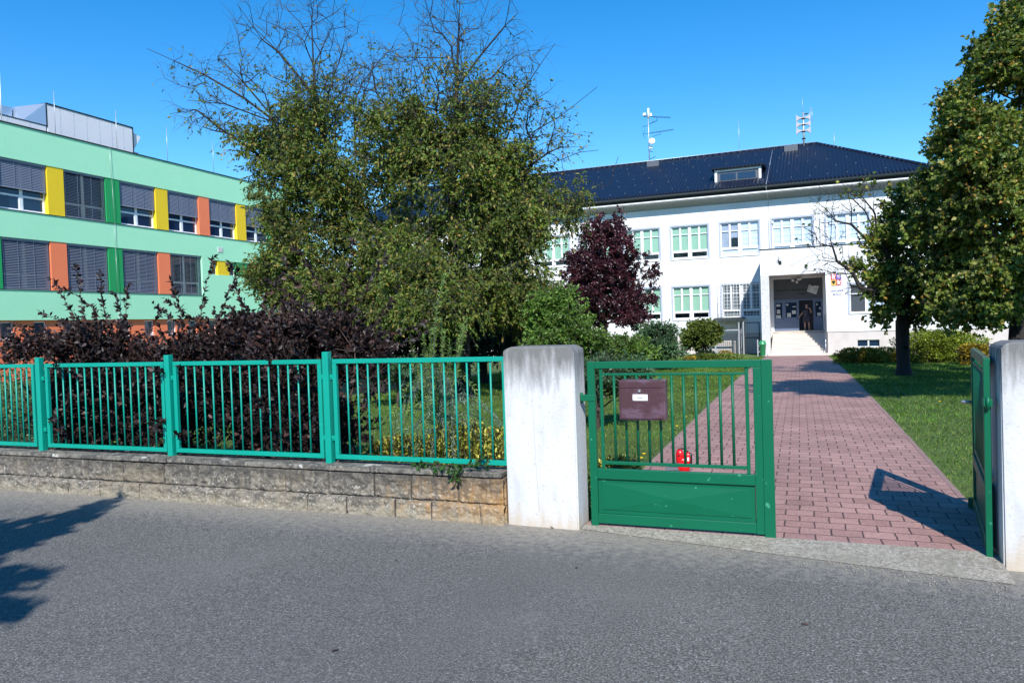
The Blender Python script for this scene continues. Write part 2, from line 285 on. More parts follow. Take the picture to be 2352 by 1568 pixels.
def sticks(A, B, r0, r1, n=3):
    A = np.asarray(A, float); B = np.asarray(B, float); d = nrm(B-A); ref = np.where(np.abs(d[:, 2:3]) > .9, np.array([[1., 0, 0]]), np.array([[0, 0, 1.]]))
    a = nrm(np.cross(d, ref)); b = np.cross(d, a); r0 = np.asarray(r0)[:, None]; r1 = np.asarray(r1)[:, None]
    rings = []
    for c, r in ((A, r0), (B, r1)):
        for i in range(n): t = 2*pi*i/n; rings.append(c+(a*cos(t)+b*sin(t))*r)
    V = np.stack(rings, 1).reshape(-1, 3); k = np.arange(len(A))[:, None]*2*n
    Fq = np.concatenate([k+np.array([[i, (i+1) % n, n+(i+1) % n, n+i]]) for i in range(n)], 0); return V, Fq
def blobpts(blobs, ns=.9, clump=.5):
    out = []; prob = []
    for bl in blobs:
        c, r, n, lp = bl; k = 0; tries = 0
        while k < n and tries < n*20:
            tries += 1
            v = rng.normal(size=3); v /= np.linalg.norm(v); v *= rng.random()**(1/2.4)
            p = np.array(c)+v*np.array(r)
            if noise.noise(Vector(p*ns))+.5 < clump*rng.random()*1.5: continue
            out.append(p); prob.append(lp); k += 1
    return np.array(out), np.array(prob)
def plant(name, label, cat, base, blobs, lm, leaf=.08, asp=.5, bark='bark', Rt=.12, trunk=None, roots=None, alpha=.45, tipr=.006,
          K=6, TL=.3, NL=9, droop=.3, outw=.6, group=None, clump=.5, twr=.0025, rtop=None, curv=.12, minz=None, twigmat='twig', extra=None, ns=.9, sunk=.05, power=2.2):
    root = thing(name, label, cat, base, group=group)
    bx = np.array(base, float)
    nodes = []; par = []
    if trunk:
        for i, p in enumerate(trunk): nodes.append(np.array(p, float)); par.append(i-1)
    elif roots:
        for p in roots: nodes.append(np.array(p, float)); par.append(-1)
    else: nodes.append(bx-np.array((0, 0, sunk))); par.append(-1)
    if extra:                      # explicit limbs: lists of points, first attaches to nearest node
        for limb in extra:
            j = int(np.argmin([np.linalg.norm(n-np.array(limb[0])) for n in nodes]))
            for p in limb: nodes.append(np.array(p, float)); par.append(j); j = len(nodes)-1
    pts, lp = blobpts(blobs, ns, clump)
    n0 = len(nodes); prob = [0]*n0; plen = []
    for i in range(n0): plen.append(0 if par[i] < 0 else plen[par[i]]+np.linalg.norm(nodes[i]-nodes[par[i]]))
    arr = np.zeros((n0+len(pts)*3, 3)); arr[:n0] = nodes; pl = np.zeros(len(arr)); pl[:n0] = plen; cnt = n0
    d0 = np.min(np.linalg.norm(pts[:, None]-arr[None, :n0], axis=2), axis=1); order = np.argsort(d0)
    for i in order:
        p = pts[i]; d = np.linalg.norm(arr[:cnt]-p, axis=1)
        zz = np.maximum(0, arr[:cnt, 2]-p[2])*(.6 if not roots else .3)
        j = int(np.argmin(d+alpha*pl[:cnt]+zz)); dd = d[j]
        if dd > .5:
            m = arr[j]*.5+p*.5+rng.normal(size=3)*dd*curv; m[2] += dd*.06
            arr[cnt] = m; par.append(j); prob.append(0); pl[cnt] = pl[j]+np.linalg.norm(m-arr[j]); j = cnt; cnt += 1
        arr[cnt] = p; par.append(j); prob.append(lp[i]); pl[cnt] = pl[j]+np.linalg.norm(p-arr[j]); cnt += 1
    arr = arr[:cnt]; par = np.array(par); prob = np.array(prob)
    rad = np.zeros(cnt)
    for i in range(cnt-1, -1, -1):
        if rad[i] == 0: rad[i] = 1
        if par[i] >= 0: rad[par[i]] += rad[i]
    rad = rad**(1/power); ex = math.log(Rt/tipr)/math.log(max(rad.max(), 2)); rad = tipr*rad**ex
    # branches: one tapered surface built from per-edge tubes
    idx = [i for i in range(cnt) if par[i] >= 0]
    big = [i for i in idx if rad[i] > .02]; sm = [i for i in idx if rad[i] <= .02]
    mb = []; off = 0; Vs = []; Fs = []
    for grp, ns_ in ((big, 9), (sm, 4)):
        if not grp: continue
        g = np.array(grp); A = arr[par[g]]; B = arr[g]; r1 = rad[g]; r0 = np.minimum(rad[par[g]], r1*1.35)
        if ns_ == 9: B = B+nrm(B-A)*r1[:, None]*.3
        V, Fq = sticks(A-bx, B-bx, r0, r1, ns_); Vs.append(V); Fs.append(Fq+off); off += len(V)
    if trunk and rad[0] > .05:     # root flare
        V, Fq = sticks([arr[0]-bx-np.array((0, 0, .1))], [arr[0]-bx+np.array((0, 0, .25))], [rad[0]*1.5], [rad[0]*.98], 12); Vs.append(V); Fs.append(Fq+off); off += len(V)
    npmesh('trunk' if trunk else 'stems', np.concatenate(Vs), np.concatenate(Fs), M[bark], root, True)
    # twigs + leaves
    src = np.where((prob > 0) | ((np.arange(cnt) >= n0) & (rad < .012)))[0]; src = src[src >= n0]
    reps = np.repeat(src, K); reps = reps[(prob[reps] > .2) | (rng.random(len(reps)) < .4)]; n = len(reps); cen = arr[n0:].mean(0)
    o = nrm(arr[reps]-np.array([cen[0], cen[1], cen[2]-.5])); bd = nrm(arr[reps]-arr[par[reps]])
    dr = nrm(bd*.5+o*outw+rng.normal(size=(n, 3))*.65); Lt = TL*(.4+.9*rng.random(n))[:, None]
    A = arr[reps]; Bm = A+dr*Lt*.55; d2 = nrm(dr+np.array((0, 0, -droop))); B = Bm+d2*Lt*.45
    V1, F1 = sticks(np.concatenate([A, Bm])-bx, np.concatenate([Bm, B])-bx, np.concatenate([np.full(n, twr*1.6), np.full(n, twr*1.2)]), np.concatenate([np.full(n, twr*1.2), np.full(n, twr*.7)]))
    npmesh('twigs', V1, F1, M[twigmat], root)
    pr = np.repeat(prob[reps], NL); t = rng.random((n, NL)); t = t**.8
    keep = rng.random(n*NL) < pr
    pos = np.where(t[:, :, None] < .55, A[:, None]+(Bm-A)[:, None]*(t/.55)[:, :, None], Bm[:, None]+(B-Bm)[:, None]*((t-.55)/.45)[:, :, None]).reshape(-1, 3)[keep]
    dd = np.repeat(dr, NL, axis=0)[keep]; ld = nrm(dd*.5+rng.normal(size=(len(pos), 3))*.6+np.array((0, 0, -droop)))
    if minz is not None:
        ok = pos[:, 2] > minz; pos = pos[ok]; ld = ld[ok]
    if len(pos): leaves_mesh('crown' if trunk else 'foliage', pos, ld, leaf, asp, M[lm], root, up=True, loc=bx)
    return root
def shoots(root, base, pts, dirs, lens, lm, leaf, asp, dens=38, m='stem', r=.004, nm='shoot', bend=.25):
    """long leafy shoots, one part each"""
    bx = np.array(base)
    for p, d, Ln in zip(pts, dirs, lens):
        p = np.array(p, float); d = nrm(np.array(d, float)); k = 6; q = [p]
        side = rng.normal(size=3)*bend
        for i in range(k): d = nrm(d+side/k); q.append(q[-1]+d*Ln/k)
        q = np.array(q); V, Fq = sticks(q[:-1]-bx, q[1:]-bx, np.linspace(r, r*.5, k), np.linspace(r*.9, r*.35, k), 4)
        st = npmesh(nm, V, Fq, M[m], root)
        n = int(dens*Ln); t = np.sort(rng.random(n))*k; i = np.minimum(t.astype(int), k-1); pos = q[i]+(q[i+1]-q[i])*(t-i)[:, None]
        ax = nrm(q[i+1]-q[i]); ld = nrm(ax*.9+nrm(rng.normal(size=(n, 3)))*.95)
        leaves_mesh('leaves', pos, ld, leaf, asp, M[lm], st, up=True, loc=bx)
def scatter_hedge(name, label, cat, boxes, lm, leaf, asp, n, base, group=None, rot=-FA, bark='stem', top=.06):
    """clipped or low mounded planting: leaves through the outer layer of rounded boxes (u0,u1,v0,v1,z0,z1)"""
    root = thing(name, label, cat, base, group=group); bx = np.array(base); Ps = []; Ds = []; A = []; B = []
    vol = [((b[1]-b[0])*(b[3]-b[2])+(b[1]-b[0])*(b[5]-b[4])*2+(b[3]-b[2])*(b[5]-b[4])*2) for b in boxes]; tot = sum(vol)
    for b, vv in zip(boxes, vol):
        k = int(n*vv/tot); c = np.array([(b[0]+b[1])/2, (b[2]+b[3])/2, (b[4]+b[5])/2]); h = np.array([(b[1]-b[0])/2, (b[3]-b[2])/2, (b[5]-b[4])/2])
        q = rng.normal(size=(k, 3)); q /= (np.abs(q)**3.2).sum(1, keepdims=True)**(1/3.2); q *= (rng.random((k, 1))**.35)
        nz = np.array([noise.noise(Vector((p[0]*h[0]*2.2+c[0]*3, p[1]*h[1]*2.2+c[1]*3, p[2]*2))) for p in q])[:, None]
        q = q*(1+.35*nz); pos = c+q*h; ok = pos[:, 2] > b[4]; pos = pos[ok]; q = q[ok]
        Ps.append(pos); Ds.append(nrm(q+rng.normal(size=q.shape)*.7+np.array((0, 0, .3))))
        ns = max(6, k//60); s0 = np.stack([c[0]+(rng.random(ns)-.5)*h[0]*1.6, c[1]+(rng.random(ns)-.5)*h[1]*1.4, np.full(ns, b[4]-.03)], 1); A.append(s0)
        B.append(s0+np.stack([rng.normal(size=ns)*.08, rng.normal(size=ns)*.08, h[2]*2*(.5+.4*rng.random(ns))], 1))
    def tw(p): x, y = FO[0]+p[:, 0]*eu[0]+p[:, 1]*ev[0], FO[1]+p[:, 0]*eu[1]+p[:, 1]*ev[1]; return np.stack([x, y, p[:, 2]], 1)
    pos = tw(np.concatenate(Ps)); A = tw(np.concatenate(A)); B = tw(np.concatenate(B))
    V, Fq = sticks(A-bx, B-bx, np.full(len(A), .006), np.full(len(A), .003)); npmesh('stems', V, Fq, M[bark], root)
    leaves_mesh('foliage', pos, np.concatenate(Ds), leaf, asp, M[lm], root, up=True, loc=bx); return root
def PB(px, py, Y, rx, ry, n, lp=1., dy=None):   # ellipsoid surveyed from the photograph, depth Y
    c = P(px, py, Y); k = Y/F; return (c, (rx*k, (dy if dy else rx*k), ry*k), n, lp)
M['guard'] = mat('snow_guard_metal', (.16, .18, .22), .6)
M['horn'] = mat('horn_grey', (.42, .41, .45), .5)
M['edging'] = mat('edging_stone', (.27, .17, .155), .9, [((.36, .27, .22), 5, .45, .7, .5)], bump=(50, .4, .006))
# ------------------------------------------------------------------ ground
def sheet(name, us, vs, zf, m, kind='structure', nm=None):
    V = [(*W(u, v), zf(u, v)) for v in vs for u in us]; n = len(us)
    Fq = [(j*n+i, j*n+i+1, (j+1)*n+i+1, (j+1)*n+i) for j in range(len(vs)-1) for i in range(n-1)]
    root = bpy.data.meshes.new(name); root.from_pydata([(u, v, zf(u, v)) for v in vs for u in us], [], Fq); root.update()
    o = link(name, root, m); o.location = (*FO, 0); o.rotation_euler = (0, 0, -FA); o['kind'] = kind; return o
def gzz(u, v):
    if v < .0: return rz(u)-.06
    return gz(v)-(.004 if v > .42 else .03)
far = [-900, -200, -60, -20, -9, -3, 0, 3, 6, 9, 14, 24, 60, 200, 900]
sheet('lawn', far, [-900, -60, -12, -.4, .001, .41, 2, 4, 6, 9, 12, 16, 20, 24, 28, 32, 36.1, 60, 200, 1500], gzz, M['lawn'])
sheet('road', [-300, -60, -12, -8, -4, -2, 0, .6, 1.2, 2, 3.4, 6, 12, 60, 300], [-9.5, -6, -3, -1.2, -.5, -.06], lambda u, v: rz(u), M['asphalt'])
pth = sheet('path', [.62, 1.3, 2, 2.7, 3.42], [.03]+[1+i*1.17 for i in range(30)]+[35.9, 36.03], lambda u, v: gz(v)+.006, M['pavers'])
for u0 in (.57, 3.42):     # edging stones along the path
    mb = MB()
    for i in range(36): v0 = .05+i; mb.bbox(u0, u0+.05, v0, v0+.992, gz(v0+.5)-.1, gz(v0+.5)+.008+random.uniform(-.003, .003), .004)
    o = mb.build('path_edging', M['edging']); o.location = (*FO, 0); o.rotation_euler = (0, 0, -FA); o['kind'] = 'structure'
sheet('forecourt', [-9, -4, .56], [30.6, 33, 35.9], lambda u, v: gz(v)+.004, M['concrete']).name = 'pavement'
# added unseen rise behind the viewer, keeps bright horizon out of pane reflections
hv_ = []; nx_, ny_ = 60, 8
for j in range(ny_):
    for i in range(nx_): x = -180+i*6; hv_.append((x, -55-j*9, -1+(15+4*noise.noise(Vector((x*.03, 3, 0)))+3*noise.noise(Vector((x*.11, 7, 0))))*sin(min(j/3.5, 1)*pi/2)))
o = npmesh('added_hills', hv_, [(j*nx_+i, j*nx_+i+1, (j+1)*nx_+i+1, (j+1)*nx_+i) for j in range(ny_-1) for i in range(nx_-1)], mat('added_rise', (.035, .055, .018), .95, [((.07, .09, .03), .6, .4, .65, .8, 8)]), None); o['kind'] = 'structure'
# concrete threshold under the gate
th = sheet('threshold', [.56, 1, 1.5, 2, 2.5, 3, 3.36], [0, .35, .7, 1], lambda u, v: rz(u)+.004+(-rz(u)+.003)*v, M['concrete'])
for v in th.data.vertices: a = -.07-.135*(v.co.x-.5); v.co.y = a+(.028-a)*v.co.y+(.012*noise.noise(Vector((v.co.x*6, 0, 0))) if v.co.y < .1 else 0)
# ------------------------------------------------------------------ stone wall with coping
def stonewall(ua, ub, label):
    wl = thing('stone_wall', label, 'wall', (*FO, 0), -FA)
    us = np.arange(ua, ub+.01, .0125); joints_u = []; u = ua
    while u < ub+.1: joints_u.append(u); u += random.uniform(.36, .56)
    joints_l = [j+.2+random.uniform(-.06, .06) for j in joints_u]
    zs = np.arange(-.06, .372, .009)
    def wdepth(u, z):
        low = z < .15; js = joints_l if low else joints_u
        du = min(abs(u-j) for j in js); dz = min(abs(z-.15), abs(z-.37)); d = min(du, dz)
        y = -.045 if low else -.02
        k = int(np.searchsorted(js, u))+(50 if low else 0); y += .012*sin(k*7.3)
        g = min(1, max(0, 1-(d-.004)/.012)); y += .034*g
        p = Vector((u*9, z*14, k*3.)); y -= .016*noise.fractal(p, 1., 2.1, 4); y -= .006*noise.noise(Vector((u*40, z*40, 0)))
        return y-.09
    V = []; nz_ = len(zs)
    for u in us:
        for z in zs: V.append((u, wdepth(u, z), z))
    Fq = [(i*nz_+j, (i+1)*nz_+j, (i+1)*nz_+j+1, i*nz_+j+1) for i in range(len(us)-1) for j in range(nz_-1)]
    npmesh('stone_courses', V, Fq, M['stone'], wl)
    mj = MB()
    for js, z0, z1, yy in ((joints_u, .155, .366, -.094), (joints_l, -.05, .145, -.119)):
        for j in js:
            if ua+.02 < j < ub-.03: mj.box(j-.0035, j+.0035, yy+.004, -.07, z0, z1)
    mj.box(ua, ub-.01, -.089, -.07, .1475, .1525); mj.build('mortar', M['mortar'], wl)
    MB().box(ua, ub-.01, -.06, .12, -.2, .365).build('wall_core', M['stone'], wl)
    mb = MB(); u = ua
    while u < ub-.04:
        w = min(random.uniform(.7, 1.3), ub-u); mb.bbox(u+.003, u+w-.003, -.118+random.uniform(-.006, .006), .14, .372, .418+random.uniform(-.004, .003), .008); u += w
    mb.build('coping', M['coping'], wl)
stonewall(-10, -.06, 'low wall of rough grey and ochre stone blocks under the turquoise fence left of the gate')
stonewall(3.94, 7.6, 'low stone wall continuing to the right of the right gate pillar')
# ------------------------------------------------------------------ fence
fn = thing('metal_fence', 'turquoise painted metal fence of barred panels standing on the stone wall', 'fence', (*FO, .418), -FA)
B0 = MB().cyl((0, 0, 0), (0, 0, .81), .0085, 6).build('bar', M['fence'])
def panel(u0, u1, n):
    mb = MB(); a = .04; z0, z1 = .035, .932; y0, y1 = -.0, .035
    mb.bbox(u0, u1, y0, y1, z0, z0+a, .003).bbox(u0, u1, y0, y1, z1-a, z1, .003).bbox(u0, u0+a, y0, y1, z0+a, z1-a, .003).bbox(u1-a, u1, y0, y1, z0+a, z1-a, .003)
    p = mb.build('fence_panel', M['fence'], fn); st = (u1-u0-2*a)/(n+1)
    for i in range(n):
        b = B0.copy(); COL.objects.link(b); b.parent = p; b.location = (u0+a+st*(i+1), .0175, z0+a+.001); b.scale = (1, 1, (z1-z0-2*a-.002)/.81)
for (a, b, n) in ((-10.6, -8.98, 16), (-8.86, -7.24, 16), (-7.12, -5.56, 16), (-5.39, -3.72, 14), (-3.60, -1.86, 14), (-1.74, -.06, 14)): panel(a, b, n)
fn1 = fn; fn = thing('metal_fence', 'turquoise fence continuing to the right of the right gate pillar', 'fence', (*FO, .418), -FA)
for (a, b, n) in ((3.96, 5.7, 14), (5.82, 7.56, 14)): panel(a, b, n)
MB().bbox(5.73, 5.79, -.02, .042, -.02, 1.0, .004).build('fence_post', M['fence'], fn); fn = fn1
bpy.data.objects.remove(B0)
for u in (-8.92, -7.18, -5.475, -3.66, -1.80):
    p = MB().bbox(u-.031, u+.031, -.02, .042, -.02, 1.0, .004).build('fence_post', M['fence'], fn)
    for z in (.2, .75):
        for s in (-1, 1): MB().bbox(min(u+s*.031, u+s*.065), max(u+s*.031, u+s*.065), .004, .012, z, z+.045, .0015).cyl((u+s*.046, -.004, z+.022), (u+s*.046, .006, z+.022), .007, 8).build('clamp', M['fence'], p)
# ------------------------------------------------------------------ pillars
def pillar(u0, u1, v0, v1, zb, zt, label):
    t = thing('gate_pillar', label, 'pillar', (*W(u0, v0), 0), -FA, 'rendered pillars of the gate')
    w, d = u1-u0, v1-v0; r = .05; prof = [(0, zb), (0, zt-.06)]+[(r-r*cos(a), zt-.06+.05*sin(a)) for a in (.4, .8, 1.2)]+[(.07, zt), (w-.07, zt)]+[(w-r+r*cos(a), zt-.06+.05*sin(a)) for a in (1.2, .8, .4)]+[(w, zt-.06), (w, zb)]
    import bmesh
    bm = bmesh.new(); n = 60
    mbp = MB().prism(prof[::1], 0, d); vs = [bm.verts.new(v) for v in mbp.v]
    for f in mbp.f: bm.faces.new([vs[i] for i in f])
    bmesh.ops.recalc_face_normals(bm, faces=bm.faces)
    es = [e for e in bm.edges if len(e.link_faces) == 2 and e.calc_face_angle(0) > .5 and e.calc_length() > .02 and not (abs(e.verts[0].co.z-zb) < .01 and abs(e.verts[1].co.z-zb) < .01)]
    bmesh.ops.bevel(bm, geom=es, offset=.012, segments=3, affect='EDGES')
    me = bpy.data.meshes.new('render_body'); bm.to_mesh(me); bm.free()
    for pz in me.polygons: pz.use_smooth = False
    o = link('pillar_body', me, M['pillar'], t); return t
pl_ = pillar(-.045, .545, -.1, .2, -.05, 1.43, 'white rendered pillar with a dark weathered top between fence and gate')
MB().tube([(.235, -.002, 1.15), (.24, -.0022, 1.0), (.246, -.002, .8), (.252, -.0022, .55), (.262, -.002, .3), (.268, -.0022, .12)], .0006, 4).build('crack', M['dkpanel'], pl_)
pillar(3.36, 3.92, -.17, .15, -.15, 1.40, 'white rendered pillar at the right edge beside the opened gate leaf')
# ------------------------------------------------------------------ gate leaves
def gate_leaf(label, loc, rot, wd=1.375, mirror=False):
    g = thing('gate_leaf', label, 'gate', loc, rot, 'green metal gate leaves'); Lx = wd
    y0, y1 = 0, .04
    mb = MB(); mb.bbox(0, .058, y0, y1, -.0, 1.305, .004).bbox(.058, Lx-.075, y0, y1, 1.25, 1.305, .004).bbox(Lx-.132, Lx-.075, y0, y1, .03, 1.25, .004).bbox(.058, Lx-.132, y0, y1, .385, .465, .004).bbox(.058, Lx-.132, y0, y1, .035, .11, .004)
    mb.bbox(Lx-.0745, Lx, -.004, .036, .0, 1.305, .003)
    fr = mb.build('gate_frame', M['gate'], g)
    # diamond-point sheet panel
    x0, x1, z0, z1 = .06, Lx-.134, .112, .383; cx, cz = (x0+x1)/2, (z0+z1)/2
    mb = MB().add([(x0, .02, z0), (x1, .02, z0), (x1, .02, z1), (x0, .02, z1), (x0+.03, .02, z0+.03), (x1-.03, .02, z0+.03), (x1-.03, .02, z1-.03), (x0+.03, .02, z1-.03), (cx, .001, cz), (x0+.03, .014, z0+.03), (x1-.03, .014, z0+.03), (x1-.03, .014, z1-.03), (x0+.03, .014, z1-.03)],
        [(0, 1, 5, 4), (1, 2, 6, 5), (2, 3, 7, 6), (3, 0, 4, 7), (4, 5, 10, 9), (5, 6, 11, 10), (6, 7, 12, 11), (7, 4, 9, 12), (9, 10, 8), (10, 11, 8), (11, 12, 8), (12, 9, 8)])
    mb.box(x0, x1, .021, .023, z0, z1); mb.build('sheet_panel', M['gate'], g)
    mb = MB(); mb.bbox(.095, .12, .01, .03, .465, 1.25, .003).bbox(Lx-.19, Lx-.165, .01, .03, .465, 1.25, .003).bbox(.12, Lx-.19, .008, .032, 1.195, 1.213, .003).bbox(.12, Lx-.19, .008, .032, .50, .525, .003)
    mb.build('inner_frame', M['gate'], g)
    n = 11; st = (Lx-.19-.12)/(n+1)
    for i in range(n):
        x = .12+st*(i+1); MB().cyl((x, .02, .525), (x, .02, 1.196), .0105, 10).build('bar', M['gate'], g)
    MB().bbox(-.055, .06, -.006, .046, .995, 1.045, .004).cyl((-.055, .02, .98), (-.055, .02, 1.06), .013, 8).build('hinge', M['gate'], g)
    MB().bbox(Lx-.07, Lx-.03, .041, .075, -.02, .10, .003).build('foot_bolt', M['gate'], g)
    return g
gate_leaf('closed green gate leaf with a brown mailbox hung on its bars', (*W(.615, .02), -.008), -FA)
ga = math.atan2(1.32, .14)
gr = gate_leaf('opened green gate leaf with a worn top rail beside the right pillar', (*W(3.325, -.06), -.012), -FA+ga-radians(1.5), 1.375)
MB().bbox(.06, 1.30, .002, .038, 1.3062, 1.312, .001).build('worn_top', M['gaterust'], gr)
MB().cyl((1.30, .036, .88), (1.30, .11, .88), .012, 10).build('gate_handle', M['steel'], gr)
# ------------------------------------------------------------------ mailbox
mt = thing('mailbox', 'dark brown metal mailbox with a white name plate hung on the gate bars', 'mailbox', (*W(.888, .0), .858), -FA)
MB().bbox(0, .352, -.085, .022, 0, .302, .006).build('box_body', M['mailbox'], mt)
MB().bbox(.012, .335, -.097, -.0855, .245, .29, .003).build('flap', M['mailbox'], mt)
MB().bbox(.012, .335, -.0925, -.0855, .012, .2425, .003).build('front_door', M['mailbox'], mt)
MB().cyl((.162, -.105, .222), (.162, -.092, .222), .009, 14).build('lock', M['steel'], mt)
npl = MB().bbox(.108, .222, -.097, -.0926, .148, .196, .002).build('name_plate', M['white'], mt)
mb = MB()
for x in (.114, .216):
    for z in (.154, .190): mb.cyl((x, -.0985, z), (x, -.097, z), .003, 8)
mb.build('screw', M['black'], npl)
MB().bbox(.126, .206, -.0982, -.0971, .158, .184, .0005).build('name_slip', M['paper'], npl)
mb = MB()
for cx_, cz_ in ((.098, .052), (.18, .068), (.272, .052)):
    for k in (-1, 0, 1): mb.box(cx_+k*.019-.0075, cx_+k*.019+.0075, -.0935, -.0926, cz_-.0015, cz_+.0015)
mb.build('slots', M['black'], mt)
def text(name, body, size, m, parent, loc, rot=(pi/2, 0, 0), ext=.004, align='CENTER', tight=1.0, off=0.):
    cu = bpy.data.curves.new(name, 'FONT'); cu.body = body; cu.size = size; cu.extrude = ext; cu.align_x = align; cu.space_character = tight; cu.offset = off; cu.resolution_u = 3
    to = bpy.data.objects.new(name+'_t', cu); COL.objects.link(to); bpy.context.view_layer.update()
    me = bpy.data.meshes.new_from_object(to.evaluated_get(bpy.context.evaluated_depsgraph_get())); bpy.data.objects.remove(to); me.materials.clear(); me.name = name
    o = link(name, me, m, parent); o.location = loc; o.rotation_euler = rot; return o
text('name_writing', 'škola', .016, M['dkpanel'], npl, (.166, -.0984, .166), ext=.0003)
# ------------------------------------------------------------------ leaf blower on the path
lx, ly = W(1.02, 2.22); lb = thing('leaf_blower', 'red leaf blower with a short black nozzle standing on the path behind the gate', 'leaf blower', (lx, ly, gz(2.2)+.008), -.25); lb.scale = (.80, .80, .72)
def blob(mb, c, r, n=14, m=9, p=2.6):
    vs = []; 
    for j in range(m+1):
        t = -pi/2+pi*j/m
        for i in range(n):
            a = 2*pi*i/n; sg = lambda x, e: math.copysign(abs(x)**e, x)
            vs.append((c[0]+r[0]*sg(cos(t), 2/p)*sg(cos(a), 2/p), c[1]+r[1]*sg(cos(t), 2/p)*sg(sin(a), 2/p), c[2]+r[2]*sg(sin(t), 2/p)))
    return mb.add(vs, [(j*n+i, j*n+(i+1) % n, (j+1)*n+(i+1) % n, (j+1)*n+i) for j in range(m) for i in range(n)], True)
mb = MB(); blob(mb, (-.045, 0, .22), (.052, .05, .115)); blob(mb, (0, 0, .075), (.085, .055, .07)); blob(mb, (-.02, 0, .15), (.07, .05, .07)); mb.build('motor_housing', M['red'], lb)
mb = MB(); blob(mb, (.055, 0, .20), (.045, .042, .095)); o = mb.build('battery_cover', M['red'], lb)
mb = MB(); blob(mb, (.085, 0, .19), (.028, .034, .10)); mb.build('battery', M['black'], lb)
MB().bbox(.05, .072, -.048, -.042, .17, .225, .002).build('label_plate', M['white'], lb)
MB().cyl((-.055, -.052, .25), (-.055, -.046, .25), .012, 10).build('trigger', M['black'], lb)
MB().cyl((-.02, 0, .045), (-.235, -.02, .035), .036, 16, .042, caps=False).cyl((-.02, 0, .045), (-.232, -.02, .035), .032, 16, .037).build('nozzle', M['dkpanel'], lb)
MB().tube([(-.06, 0, .325), (-.02, 0, .345), (.03, 0, .33), (.06, 0, .29)], .011, 8).build('handle', M['black'], lb)
MB().bbox(-.07, .08, -.05, .05, 0, .02, .006).build('foot', M['red'], lb)
# ------------------------------------------------------------------ white school building
P0 = (13.289, 39.646); SR = radians(-22.5)
sb = thing('school_building', 'white two storey school with a navy tiled hipped roof and a projecting ground floor', 'building', (*P0, 0), SR)
D = 3.3; cent = [-1.32+2.85*k for k in range(-8, 3)]; cent.sort()
up = [(c-1.06, c+1.06, 5.10, 7.02) for c in cent]; lo = [(c-1.06, c+1.06, 1.50, 3.43) for c in cent if c < 0]
mb = MB(); door = (.46, 3.05, .66, 3.60)
wall_holes(mb, -26, 8.0, .60, 8.42, up+lo+[door], D, .14)
mb.add([(8, D, -.9), (8, 17.3, -.9), (8, 17.3, 8.42), (8, D, 8.42), (-26, D, -.9), (-26, 17.3, -.9), (-26, 17.3, 8.42), (-26, D, 8.42)], [(0, 1, 2, 3), (4, 7, 6, 5), (1, 5, 6, 2)])
mb.build('wall', M['plaster'], sb)
MB().box(-26, 8, D+.03, D+.25, -.9, .60).build('plinth', M['plinth'], sb)
MB().box(-25.9, 7.9, D+.7, D+.75, .7, 3.9).box(-25.9, 7.9, D+.7, D+.75, 4.3, 8.0).build('room_backs', M['inroom'], sb)
MB().box(-26, 8, D+.2, 17, 3.95, 4.0).box(-26, 8, D+.2, 17, 8.0, 8.05).box(-26, .4, D+.2, 17, .5, .55).build('floors', M['inroom'], sb)
